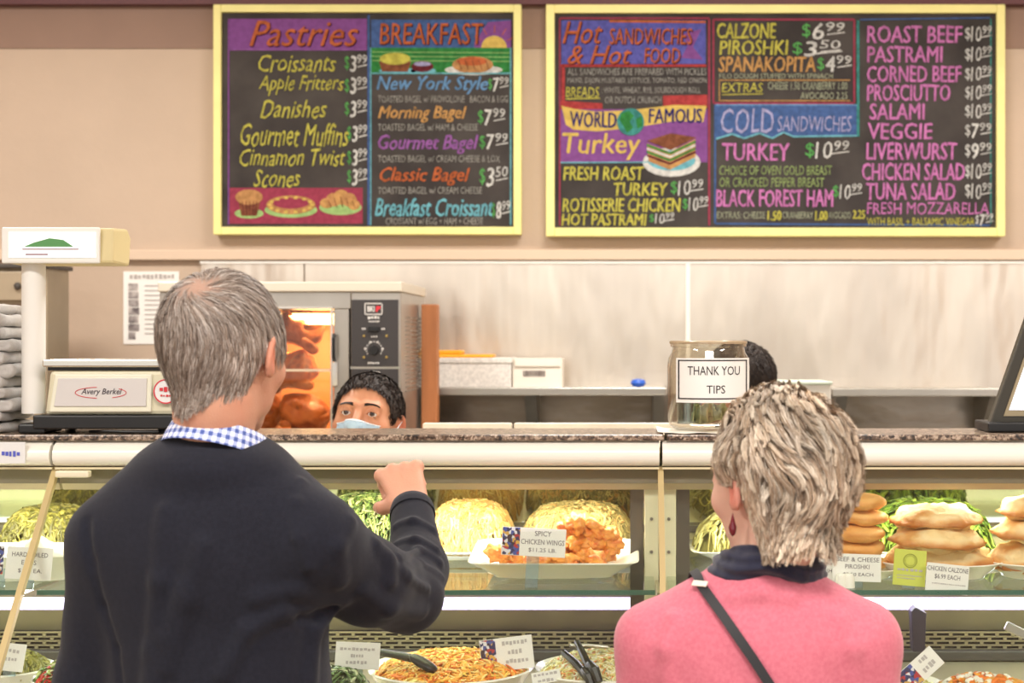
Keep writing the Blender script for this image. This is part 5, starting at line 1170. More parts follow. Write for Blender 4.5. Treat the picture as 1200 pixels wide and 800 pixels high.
def hair(fr, par, mask, field, thick, length, nl, ns, cols, name='hair', spread=.006, wid=.00055, K=8, tipt=.35, lightf=None, wave=.0, seedj=.2, tipout=0, hlow=.45, earcut=False):
    sk = skull_f(); g = RNG
    d = g.normal(size=(nl*6, 3)); d /= np.linalg.norm(d, axis=1, keepdims=True); p = (d*np.array((.076, .096, .11))+np.array((0, -.014, .0))).astype(f32)
    for _ in range(4): gr = grad(sk, p); p = p-sk(p)[:, None]*gr
    p = p[mask(p)]; p = p[:nl]; n = len(p)
    base_col = np.array([lin(c)[:3] for c in cols]); lc = g.integers(0, len(cols), n)
    h0 = g.uniform(hlow, 1.0, n); L = length(p)*g.uniform(.7, 1.15, n); L = np.where(p[:, 1] > -.034, np.minimum(L, np.maximum(.012, p[:, 2]-.004)), L) if earcut else L; ph = g.uniform(0, 6, n); jd = g.normal(0, seedj, (n, 3)).astype(f32)
    pts = [p.copy()]; nr = []
    q = p.copy()
    for k in range(K-1):
        gr = grad(sk, q); gr /= np.linalg.norm(gr, axis=1, keepdims=True)+1e-9; nr.append(gr)
        v = field(q)+jd*.6; side = np.cross(v, gr); v = v+side*(np.sin(ph+k*.7)*wave)[:, None]
        v = v-(v*gr).sum(1, keepdims=True)*gr; v /= np.linalg.norm(v, axis=1, keepdims=True)+1e-9
        q = (q+v*(L/(K-1))[:, None]).astype(f32)
        t = (k+1)/(K-1); hh = thick(q)*h0*(math.sin(min(1, t*1.7)*PI/2))+tipout*t**3*g.uniform(.2, 1, n)
        gr = grad(sk, q); gr /= np.linalg.norm(gr, axis=1, keepdims=True)+1e-9; q = (q+(hh-sk(q))[:, None]*gr).astype(f32); pts.append(q.copy())
    nr.append(nr[-1]); G = np.stack(pts, 1); Nn = np.stack(nr, 1)
    a = g.uniform(0, 2*PI, (n, ns)); rr = np.sqrt(g.uniform(0, 1, (n, ns)))*spread; T = G[:, 1]-G[:, 0]; T /= np.linalg.norm(T, axis=1, keepdims=True)+1e-9
    S = np.cross(T, Nn[:, 0]); tt = np.linspace(0, 1, K); tap = 1-(1-tipt)*tt**1.5
    off = (np.cos(a)*rr)[..., None, None]*S[:, None, None, :]*tap[:, None]+(np.sin(a)*rr*.5)[..., None, None]*Nn[:, None]*tap[:, None]
    X = G[:, None]+off+g.normal(0, .0004, (n, ns, K, 3)); X = X.reshape(n*ns, K, 3); NN = np.repeat(Nn[:, None], ns, 1).reshape(n*ns, K, 3)
    mix = .35; ci = g.integers(0, len(cols), (n, ns)); C = base_col[lc][:, None]*mix+base_col[ci]*(1-mix); C = C*g.uniform(.75, 1.2, (n, ns, 1)); C = C.reshape(-1, 1, 3)
    C = np.repeat(C, K, 1)
    if lightf is not None: C = C*lightf(X.reshape(-1, 3)).reshape(n*ns, K, 1)
    W = wid*g.uniform(.6, 1.3, (n*ns, 1))*(np.array([1]*(K-2)+[.75, .25])[None]); W = W*fr.s
    Xw = fr.W(X.reshape(-1, 3)).reshape(X.shape); Nw = (NN.reshape(-1, 3) @ fr.R.T).reshape(X.shape)+g.normal(0, .25, X.shape)
    o = ribbons(name, Xw, Nw, W, hairm, par, np.clip(C, 0, 1))
    return o
def cap_mesh(fr, par, maskd, thick, col, lo, hi, h=.004, name='hair_base', tintf=None):
    """close layer of hair under the strands; maskd = signed distance of the hair region in head space"""
    sk = skull_f()
    def f(p): q = fr.L(p); return smax(sk(q)-thick(q), maskd(q), .006)*fr.s
    V, F = surface(f, ax(lo[0], hi[0], h), ax(lo[1], hi[1], h), ax(lo[2], hi[2], h))
    q = fr.L(V); c = np.array(lin(col)[:3])*(1+.18*noise3(q, 90)[:, None]+.12*noise3(q, 260, 3)[:, None])
    if tintf is not None: c = tintf(q, c)
    return mesh_np(name, V, F, mat('hair_underlayer', (150, 130, 110), .7, attr=True, bump=.0015, bscale=180), par, True, np.clip(c, 0, 1))
def bounds(pts, m): a = np.array(pts); return a.min(0)-m, a.max(0)+m

# ================================================================== man in the dark sweater
man = thing('person', 'grey-haired man seen from behind in dark navy sweater, right hand raised', 'person', (XD(250, 2.06), 2.06, 0))
MO = Vector(man.location)
def attach(o): o.location = Vector(o.location)-Vector(o.parent.location); return o
MH = Frame(P(263, 418, 2.10), yaw=math.radians(-17), pitch=math.radians(-4), sc=.945)
pm_ = lambda x, y, d: tuple(P(x, y, d))
mSL, mSR = pm_(133, 634, 2.09), pm_(368, 634, 2.07)
mNB = pm_(250, 552, 2.10); mUA = pm_(430, 681, 2.17); mEL = pm_(475, 697, 2.28); mFM = pm_(488, 668, 2.34); mWR = pm_(483, 596, 2.47)
mLE = pm_(110, 800, 2.10); mLW = (mLE[0]+.03, mLE[1]+.07, mLE[2]-.22)
mHip = (MO.x, 2.10, .86)
def man_core(inf):
    b = Shape()
    b.u(ell(pm_(250, 700, 2.10), (.150+inf, .100+inf, .22+inf))).u(ell(pm_(250, 640, 2.10), (.150+inf, .088+inf, .11+inf)), .05)
    b.u(ell((mHip[0]+.005, 2.10, 1.0), (.150+inf, .108+inf, .20+inf)), .06)
    b.u(cap(mNB, mSL, .036+inf, .047+inf), .05).u(cap(mNB, mSR, .036+inf, .047+inf), .05)
    b.u(cap(mSL, mLE, .046+inf, .040+inf), .022)
    b.u(cap(mSR, mUA, .050+inf, .048+inf), .025).u(cap(mUA, mEL, .048+inf, .044+inf), .02)
    return b
bd = Shape(); hs = head_shape(); bd.u(MH.wrap(hs))
core = man_core(-.004); bd.u(core, .02).u(cap(tuple(MH.W((0, -.026, -.06))), pm_(252, 545, 2.105), .051, .054), .015)
bd.u(cap(mEL, mFM, .040, .036), .02).u(cap(mFM, mWR, .036, .026), .02); bd.u(cap(mLE, mLW, .038, .027), .02)
kd = np.array(pm_(467, 549, 2.53))-np.array(mWR)
hand(bd, np.array(mWR)-kd/np.linalg.norm(kd)*-.002, kd, (.12, -1, .35), -1, 'fist', 1.0)
hand(bd, mLW, (.02, .05, -1), (-1, 0, 0), -1, 'relax', .95)
mank = legs(bd, mHip, .085, 0); 
for a_ in mank: bd.u(cap(a_, (a_[0]+.03, a_[1]+.12, .04), .035, .028), .03)
V, F = surface(bd, np.concatenate([ax(-.95, -.27, .0045)]), ax(1.85, 2.72, .0045), zaxis((0, 1.25, .012), (1.25, 1.72, .0032)))
body = mesh_np('body', V, F, skinm, man, True, skin_tint(V, MH, (214, 160, 134), (208, 112, 88))); attach(body)
# sweater with folds
sw = man_core(.010); sw.u(cap(mEL, mFM, .052, .044), .02).u(cap(mFM, mWR, .044, .0315), .02)
sw.u(cap(mLE, mLW, .050, .038), .02)
fold0 = man_core(.010)
fold0.u(cap(mEL, mFM, .052, .044), .02).u(cap(mFM, mWR, .044, .0315), .02)
def ridge(sh, base, pts, r, dep, k=.014, sub=False):
    q = [trace(base, x, y, -dep) for x, y in pts]
    for a, b in zip(q, q[1:]): (sh.sub if sub else sh.u)(cap(a, b, r), k)
ridge(sw, fold0, [(196, 600), (188, 680), (182, 760), (178, 800)], .010, .005)
ridge(sw, fold0, [(216, 690), (196, 745), (186, 800)], .009, .004)
ridge(sw, fold0, [(238, 640), (222, 700), (200, 780)], .011, .006)
ridge(sw, fold0, [(372, 722), (330, 716), (290, 738), (262, 790)], .009, .004)
ridge(sw, fold0, [(388, 712), (368, 740), (362, 796)], .010, .003)
ridge(sw, fold0, [(300, 700), (345, 690), (400, 700)], .010, .006)
ridge(sw, fold0, [(352, 566), (346, 590), (350, 630), (362, 664)], .006, .003, .01)
ridge(sw, fold0, [(100, 610), (106, 660), (120, 710), (136, 760), (140, 800)], .0035, -.0015, .010, True)
ridge(sw, fold0, [(392, 712), (372, 722), (352, 724)], .004, -.001, .012, True)
for (a, b, c) in (((462, 640), (486, 633), (510, 645)), ((466, 655), (490, 645), (514, 660)), ((464, 618), (484, 611), (506, 622)), ((470, 670), (492, 660), (517, 678)), ((458, 662), (476, 676), (500, 690))):
    ridge(sw, fold0, [a, b, c], .0055, .0022, .010)
ridge(sw, fold0, [(440, 640), (452, 655), (456, 680)], .008, .003); ridge(sw, fold0, [(425, 690), (455, 712), (492, 716)], .009, .005)
ridge(sw, fold0, [(410, 612), (396, 640), (398, 680)], .006, .004)
sw.disp(lambda p: .0018*noise3(p, 34)+.0007*noise3(p, 95, 2))
sw.u(ell(pm_(251, 549, 2.095), (.096, .090, .045)), .025)
# cuff edge and hem
cdv = np.array(mWR)-np.array(mFM); cdv /= np.linalg.norm(cdv); cpos = np.array(mWR)+cdv*.004
sw.inter(lambda p: np.where(((p-v3(mWR)) ** 2).sum(-1) < .01, (p-v3(cpos)) @ v3(cdv), -1.0), .003)
sw.inter(lambda p: .90-p[..., 2], .006)
sw0 = None; nkc = v3(pm_(250, 512, 2.075)); MY = rotz(math.radians(-20)); nax = MY @ v3((0, .36, 1)); nax /= np.linalg.norm(nax)
V, F = surface(sw, ax(-.98, -.24, .0042), ax(1.85, 2.56, .0042), ax(.87, 1.47, .0042))
knit = mat('knit_navy', (35, 36, 46), .95, noise=.18, nscale=180, bump=.0006, bscale=900, sheen=.12, spec=.15)
attach(mesh_np('sweater', V, F, knit, man))
# cuff ring and neck rib, gingham collar
def ring(c, axis, r0, r1, hgt, th, name, m, par, n=64, tiltf=None, uv=False, start=0, span=2*PI, sx=1.0, back=None):
    axis = np.array(axis, float); axis /= np.linalg.norm(axis); u = np.cross(axis, (0, 1, 0) if back is None else back); u /= np.linalg.norm(u); w_ = np.cross(u, axis)
    K = 7; vs = []; fs = []; uvs = []
    prof = [(r0, 0), (r0+(r1-r0)*.5+.001, hgt*.5), (r1, hgt), (r1-th*.5, hgt+th*.5), (r1-th, hgt), (r0+(r1-r0)*.5-th, hgt*.5), (r0-th, 0)]
    for i in range(n+1):
        a = start+span*i/n; dz = tiltf(a) if tiltf else 0
        for j, (r, z) in enumerate(prof):
            q = np.array(c, float)+u*math.cos(a)*r*sx+w_*math.sin(a)*r+axis*(z+dz); vs.append(tuple(q)); uvs.append((a*r0, z if j < 3 else hgt+.002))
    for i in range(n):
        for j in range(K-1): fs.append((i*K+j, (i+1)*K+j, (i+1)*K+j+1, i*K+j+1))
    me = bpy.data.meshes.new(name); me.from_pydata(vs, [], fs); me.update(); me.polygons.foreach_set('use_smooth', [True]*len(fs))
    if uv:
        l = me.uv_layers.new(name='UVMap')
        for lp in me.loops: l.data[lp.index].uv = uvs[lp.vertex_index]
    return link_mesh(name, me, m, par)
attach(ring(np.array(mWR)-cdv*.020, cdv, .0365, .0335, .024, .004, 'cuff', knit, man, 40))
gm = bpy.data.materials.new('gingham'); gm.use_nodes = True; nt = gm.node_tree; bb = nt.nodes['Principled BSDF']; bb.inputs['Roughness'].default_value = .8
uvn = nt.nodes.new('ShaderNodeUVMap'); uvn.uv_map = 'UVMap'; sx = nt.nodes.new('ShaderNodeSeparateXYZ'); nt.links.new(uvn.outputs[0], sx.inputs[0]); ss = []
for i in (0, 1):
    a = nt.nodes.new('ShaderNodeMath'); a.operation = 'MULTIPLY_ADD'; a.inputs[1].default_value = 1/.0118; a.inputs[2].default_value = 20.3
    fr_ = nt.nodes.new('ShaderNodeMath'); fr_.operation = 'FRACT'; lt = nt.nodes.new('ShaderNodeMath'); lt.operation = 'LESS_THAN'; lt.inputs[1].default_value = .5
    nt.links.new(sx.outputs[i], a.inputs[0]); nt.links.new(a.outputs[0], fr_.inputs[0]); nt.links.new(fr_.outputs[0], lt.inputs[0]); ss.append(lt)
ad = nt.nodes.new('ShaderNodeMath'); ad.operation = 'ADD'; nt.links.new(ss[0].outputs[0], ad.inputs[0]); nt.links.new(ss[1].outputs[0], ad.inputs[1])
hf = nt.nodes.new('ShaderNodeMath'); hf.operation = 'MULTIPLY'; hf.inputs[1].default_value = .5; nt.links.new(ad.outputs[0], hf.inputs[0])
rp = nt.nodes.new('ShaderNodeValToRGB'); rp.color_ramp.interpolation = 'CONSTANT'; rp.color_ramp.elements[0].color = lin((244, 244, 250)); rp.color_ramp.elements[1].position = .75; rp.color_ramp.elements[1].color = lin((72, 92, 160))
e = rp.color_ramp.elements.new(.25); e.color = lin((168, 180, 222)); nt.links.new(hf.outputs[0], rp.inputs[0]); nt.links.new(rp.outputs[0], bb.inputs['Base Color'])
bk = MY @ v3((0, -1, 0))
colc = np.array(P(252, 531, 2.09))
cax = MY @ v3((0.04, .36, 1))
attach(ring(colc, cax, .0745, .0665, .031, .0025, 'shirt_collar', gm, man, 80, uv=True, back=tuple(bk), sx=.97))
tr = Shape(); legs(tr, mHip, .085, 0, .016); tr.u(ell((mHip[0], 2.10, .93), (.158, .118, .12)), .05).inter(lambda p: .06-p[..., 2], .004)
V, F = surface(tr, ax(-.95, -.25, .010), ax(1.9, 2.35, .010), ax(.04, 1.02, .012)); attach(mesh_np('trousers', V, F, mat('trouser_khaki', (120, 108, 90), .9), man))
for o in [None]: shoes(mank, math.radians(-20), mat('leather_brown', (70, 46, 34), .4), man)
for o in man.children:
    if o.name.startswith('shoe'): attach(o)
# hair of the man
def m_mask(p):
    x, y, z = p[:, 0], p[:, 1], p[:, 2]
    line = np.where(y < -.035, -.080+.55*np.abs(x+.010), np.where(y < .022, .026, np.where(y < .05, .02, .078-.0*y)))
    return (z > line) & (RNG.uniform(0, 1, len(x)) > .5*np.exp(-((p-mW)**2).sum(1)/.0006))
def m_maskd(q):
    x, y, z = q[..., 0], q[..., 1], q[..., 2]
    line = np.interp(y, [-.2, -.045, -.030, .020, .030, .048, .060, .09, .2], [-.074, -.066, .022, .026, .022, .024, .07, .084, .09])
    line = line+np.where(y < -.04, .50*np.abs(x+.010), 0)
    return (line-z)*.8
mW = v3((.006, -.078, .088))
def m_field(p):
    d = p-mW; gr = d/np.maximum(np.linalg.norm(d, axis=1, keepdims=True), .01); r = np.linalg.norm(d, axis=1, keepdims=True)
    n = p-v3((0, -.014, .03)); n /= np.linalg.norm(n, axis=1, keepdims=True); sw_ = np.cross(n, gr)
    lowc = np.clip((-.0-p[:, 2:3])/.05, 0, 1)
    return gr*1.0+sw_*np.exp(-r/.05)*1.2+np.array((0, 0, -1.2))*np.clip(r/.08-.4, 0, 1)+np.stack([-p[:, 0]*14, 0*p[:, 0], 0*p[:, 0]], 1)*lowc+v3((.35, 0, 0))*np.clip(1-r/.12, 0, 1)+v3((-.55, 0, 0))*np.clip((.05-p[:, 2:3])/.05, 0, 1)
def m_thick(p): return .0085-.005*np.exp(-((p-mW)**2).sum(-1)/.0009)-.0055*np.clip((-.02-p[..., 2])/.05, 0, 1)
mcols = [(134, 118, 106), (172, 158, 148), (100, 84, 74), (204, 194, 186), (150, 132, 118)]
lo, hi = MH.o-.17, MH.o+.17
def m_tint(q, c):
    w = np.exp(-((q-mW)**2).sum(-1)/.0010)[:, None]*.6; return c*(1-w)+np.array(lin((206, 160, 138))[:3])*w
attach(cap_mesh(MH, man, m_maskd, lambda q: m_thick(q)*.62, (128, 114, 104), lo, hi, .0038, tintf=m_tint))
side_l = lambda X: 1+.45*np.clip((np.abs(X[:, 0])-.045)/.03, 0, 1)*np.clip((.05-X[:, 2])/.05, 0, 1)+.1*noise3(X.astype(f32), 70)
attach(hair(MH, man, m_mask, m_field, m_thick, lambda p: .042-.02*np.clip((-.0-p[:, 2])/.05, 0, 1), 2600, 10, mcols, spread=.0050, wid=.00036, K=7, tipt=.5, lightf=side_l, seedj=.13))
eyes(MH, man)
for o in man.children:
    if o.name.startswith('eyeball'): attach(o)
def brows(fr, par, cols, n=260, w=1.0):
    r = np.random.default_rng(4); t = r.uniform(0, 1, n); s = np.where(np.arange(n) % 2 == 0, 1, -1); K = 4
    x = (.013+.034*t); z = .0275+.0075*np.sin(t*PI*.8)-.004*t; y = .0955-.55*(x-.012)**2*14
    base = np.stack([s*x, y+.002, z+r.uniform(-.003, .003, n)*w*(1-.6*t)], 1); d = np.stack([s*.8*np.ones(n), -.25*np.ones(n), .5*(1-1.6*t)], 1)*.0065
    pts = base[:, None]+d[:, None]*np.linspace(0, 1, K)[None, :, None]
    # settle on the skin
    hs_ = head_shape(0, False); q = pts.reshape(-1, 3).astype(f32)
    for _ in range(3): g_ = grad(hs_, q); q = q-(hs_(q)-.0012)[:, None]*g_
    pts = q.reshape(n, K, 3)
    tn = tints(n, cols)
    for sd in (0, 1): o = tubes('eyebrow', fr.W(pts[sd::2].reshape(-1, 3)).reshape(-1, K, 3), np.full((len(pts[sd::2]), K), .0005*w), hairm, par, 3, tn[sd::2]); attach(o)
brows(MH, man, [(130, 120, 110)])

# ================================================================== woman in the pink cardigan
wom = thing('person', 'woman with short blonde-grey hair seen from behind in pink cardigan', 'person', (XD(888, 2.02), 2.02, 0))
WH = Frame(P(905, 570, 2.04), yaw=math.radians(36), pitch=math.radians(-3), sc=.90)
wNB = pm_(893, 690, 2.04); wSL, wSR = pm_(766, 752, 2.04), pm_(1010, 752, 2.02); wHip = (XD(888, 2.04), 2.04, .80)
wEL, wER = pm_(752, 985, 2.03), pm_(1020, 985, 2.0)
wWL, wWR = (wEL[0]+.06, 2.24, wEL[2]+.02), (wER[0]-.06, 2.2, wER[2]+.02)
def wom_core(inf):
    b = Shape(); b.u(ell(pm_(888, 820, 2.05), (.143+inf, .10+inf, .17+inf))).u(ell(pm_(888, 760, 2.045), (.135+inf, .075+inf, .07+inf)), .05)
    b.u(ell((wHip[0], 2.05, .95), (.16+inf, .12+inf, .20+inf)), .06)
    b.u(cap(wNB, wSL, .030+inf, .040+inf), .045).u(cap(wNB, wSR, .030+inf, .040+inf), .045)
    b.u(cap(wSL, wEL, .040+inf, .036+inf), .02).u(cap(wSR, wER, .040+inf, .036+inf), .02)
    b.u(cap(wEL, wWL, .034+inf, .024+inf), .02).u(cap(wER, wWR, .034+inf, .024+inf), .02); return b
bd = Shape(); bd.u(WH.wrap(head_shape(1))); bd.u(wom_core(-.003), .02).u(cap(tuple(WH.W((0, -.024, -.06))), wNB, .045, .050), .02)
for wv in (wWL, wWR): hand(bd, wv, (0, 1, .1), (0, 0, 1), 1 if wv is wWL else -1, 'relax', .85)
wank = legs(bd, wHip, .08, 0)
for a_ in wank: bd.u(cap(a_, (a_[0], a_[1]+.12, .035), .032, .025), .03)
V, F = surface(bd, ax(-.02, .52, .0045), ax(1.82, 2.42, .0045), zaxis((0, 1.26, .012), (1.26, 1.56, .0034)))
attach(mesh_np('body', V, F, skinm, wom, True, skin_tint(V, WH, (232, 186, 166), (220, 128, 112), 1)))
cg = wom_core(.008); c0 = wom_core(.008)
ridge(cg, c0, [(790, 726), (782, 760), (784, 800)], .007, .004); ridge(cg, c0, [(985, 724), (1000, 760), (1000, 800)], .007, .004)
ridge(cg, c0, [(860, 700), (890, 694), (925, 700)], .006, .002)
cg.u(cap(pm_(893, 712, 2.06), pm_(897, 690, 2.055), .070, .064), .03)
cg.disp(lambda p: .0014*noise3(p, 38, 1)+.0006*noise3(p, 110, 2)); cg.inter(lambda p: .78-p[..., 2], .006)
for wv, el in ((wWL, wEL), (wWR, wER)):
    dv = np.array(wv)-np.array(el); dv /= np.linalg.norm(dv); cg.inter(lambda p, wv=wv, dv=dv: np.where(((p-v3(wv)) ** 2).sum(-1) < .006, (p-v3(wv)) @ v3(dv), -1.0), .003)
V, F = surface(cg, ax(-.04, .54, .0045), ax(1.82, 2.34, .0045), ax(.76, 1.33, .0045))
pinkm = mat('knit_pink', (204, 108, 126), .9, noise=.1, nscale=200, bump=.0004, bscale=900, sheen=.3, spec=.15, rgb2=(212, 120, 136))
attach(mesh_np('cardigan', V, F, pinkm, wom))
WY = rotz(math.radians(10)); wax = WY @ v3((0, .25, 1))
# navy scarf: loose ring of folded cloth
sc = Shape(); cc = np.array(P(898, 668, 2.05)); nseg = 26
for lv, (rad, dz, r_) in enumerate(((.058, .010, .0135), (.064, -.006, .0150))):
    pr = None
    for i in range(nseg+1):
        a = 2*PI*i/nseg; q = cc+np.array((rad*math.cos(a), rad*.95*math.sin(a)-.0, dz+.004*math.sin(a*3+lv)-.018*math.sin(a)+.003*math.cos(a*5+lv*2)))
        if pr is not None: sc.u(cap(pr, q, r_), .006)
        pr = q
sc.disp(lambda p: .0022*np.sin(p[..., 2]*420+np.sin(p[..., 0]*60)*2+p[..., 0]*70)*.7+.001*noise3(p, 120))
V, F = surface(sc, ax(cc[0]-.10, cc[0]+.10, .003), ax(cc[1]-.10, cc[1]+.10, .003), ax(cc[2]-.06, cc[2]+.06, .003))
attach(mesh_np('scarf', V, F, mat('scarf_navy', (30, 32, 56), .85, bump=.0006, bscale=500, sheen=.3), wom))
tr = Shape(); legs(tr, wHip, .08, 0, .014); tr.u(ell((wHip[0], 2.05, .86), (.165, .125, .12)), .05).inter(lambda p: .06-p[..., 2], .004)
V, F = surface(tr, ax(-.05, .5, .010), ax(1.86, 2.3, .010), ax(.04, .96, .012)); attach(mesh_np('trousers', V, F, mat('trouser_dark', (60, 62, 74), .9), wom))
shoes(wank, 0, black, wom)
# shoulder strap following the back, its tag and the bag
q = [trace(c0, x, y, .004) for x, y in ((818, 676), (822, 686), (832, 700), (848, 722), (866, 748), (884, 774), (902, 802), (925, 838), (950, 880), (980, 940))]
front = [(q[0][0]-.004, q[0][1]+.03, q[0][2]+.003), (q[0][0]-.01, q[0][1]+.07, q[0][2]-.03), (q[0][0]+.0, q[0][1]+.16, q[0][2]-.14), (.30, 2.19, 1.12), (.36, 2.16, 1.0)]
path = [np.array(a) for a in front[::-1]]+q; path = path+[np.array((.37, 1.93, .97))]
vs = []; fs = []; wv_ = .0062
for i, p in enumerate(path):
    T = path[min(i+1, len(path)-1)]-path[max(i-1, 0)]; T = T/np.linalg.norm(T); n_ = grad(c0, v3(p)[None])[0]; n_ = n_/np.linalg.norm(n_); A = np.cross(T, n_); A = A/np.linalg.norm(A)
    for s, t_ in ((-1, 0), (1, 0), (1, .0022), (-1, .0022)): vs.append(tuple(p+A*wv_*s+n_*t_))
for i in range(len(path)-1):
    for j in range(4): fs.append((i*4+j, i*4+(j+1) % 4, (i+1)*4+(j+1) % 4, (i+1)*4+j))
o = MB().add(vs, fs).build('bag_strap', mat('strap_black', (36, 34, 38), .6), smooth=True)
tag(o, 'thin black shoulder-bag strap running across the back of the pink cardigan', 'strap')
tgp = q[1]; n_ = grad(c0, v3(tgp)[None])[0]; n_ = n_/np.linalg.norm(n_)
MB().box((-.012, -.0045, -.001), (.010, .0045, .001), M=Matrix.Translation(Vector(tgp)+Vector(n_)*.004) @ Vector(n_).to_track_quat('Z', 'Y').to_matrix().to_4x4()).build('strap_tag', mat('tag_cream', (232, 220, 206), .7), o, bevel=.0006)
hb = thing('shoulder_bag', 'small black shoulder bag hanging at the hip of the woman in pink', 'bag', (.40, 2.0, .84))
MB().prism([(-.10, -.12), (.10, -.12), (.085, .10), (-.085, .10)], -.02, .05).build('bag_body', mat('strap_black', (0, 0, 0)), hb, bevel=.015, seg=4)
MB().prism([(-.09, .0), (.09, .0), (.085, .112), (-.085, .112)], .052, .06).build('bag_flap', mat('strap_black', (0, 0, 0)), hb, bevel=.004)
# earring
e_ = WH.W((-.083, -.006, -.045)); MB().lathe([(0, -.020), (.004, -.016), (.0055, -.008), (.003, 0), (.001, .008), (0, .012)], tuple(e_), 14).build('earring', mat('garnet', (112, 20, 38), .15, coat=.6), wom, smooth=True)
attach(bpy.data.objects['earring'])
def w_mask(p):
    x, y, z = p[:, 0], p[:, 1], p[:, 2]; line = np.where(y < -.030, -.074, np.where(y < .015, .018, np.where(y < .045, .034, .068))); return z > line
def w_maskd(q):
    y, z = q[..., 1], q[..., 2]; line = np.interp(y, [-.2, -.034, -.022, .012, .022, .046, .062, .2], [-.078, -.070, .010, .020, .026, .036, .070, .08]); return (line-z)*.8
wW = v3((.010, .030, .112))
def w_field(p):
    d = p-wW; r = np.linalg.norm(d, axis=1, keepdims=True); gr = d/np.maximum(r, .01); n = p-v3((0, -.014, .03)); n /= np.linalg.norm(n, axis=1, keepdims=True)
    nz_ = np.stack([noise3(p, 30, 1), noise3(p, 30, 2), noise3(p, 34, 5)], 1)
    return gr+np.cross(n, gr)*np.exp(-r/.06)*.8+v3((0, 0, -1.0))*np.clip(r/.08-.5, 0, 1)+v3((0, -1.1, 0))*np.clip((p[:, 1:2]+.03)/.05, 0, 1)+nz_*1.9
def w_thick(p): return .030-.022*np.clip((np.abs(p[..., 0])-.046)/.022, 0, 1)*np.clip((.040-p[..., 2])/.03, 0, 1)*np.clip((p[..., 1]+.07)/.03, 0, 1)+.006*np.clip(-p[..., 1]/.08, 0, 1)-.012*np.clip((-.01-p[..., 2])/.06, 0, 1)-.018*np.clip((p[..., 1]-.0)/.05, 0, 1)
wcol = [(204, 182, 156), (226, 210, 190), (164, 138, 114), (238, 226, 210), (188, 162, 136), (140, 114, 94)]
lo, hi = WH.o-.17, WH.o+.17
attach(cap_mesh(WH, wom, w_maskd, lambda q: w_thick(q)*.45, (132, 112, 94), lo, hi, .0045))
wl_f = lambda X: 1+.42*noise3(X.astype(f32), 46)+.12*noise3(X.astype(f32), 120)
attach(hair(WH, wom, w_mask, w_field, w_thick, lambda p: .066-.030*np.clip((-.0-p[:, 2])/.06, 0, 1)+0*p[:, 0], 2600, 13, wcol, spread=.0085, wid=.00040, K=9, tipt=.55, earcut=True, lightf=wl_f, wave=.15, seedj=.14, tipout=.007))
attach(hair(WH, wom, w_mask, w_field, lambda p: w_thick(p)*1.08, lambda p: .058-.020*np.clip((-.0-p[:, 2])/.06, 0, 1)+0*p[:, 0], 300, 40, [(226, 210, 188), (208, 188, 164), (176, 152, 130), (238, 226, 208)], spread=.011, wid=.00042, K=9, tipt=.4, wave=.3, seedj=.45, tipout=.007, hlow=.8, earcut=True, lightf=wl_f))
eyes(WH, wom)
for o in wom.children:
    if o.name.startswith(('eyeball', 'shoe')): attach(o)
brows(WH, wom, [(176, 150, 126)])

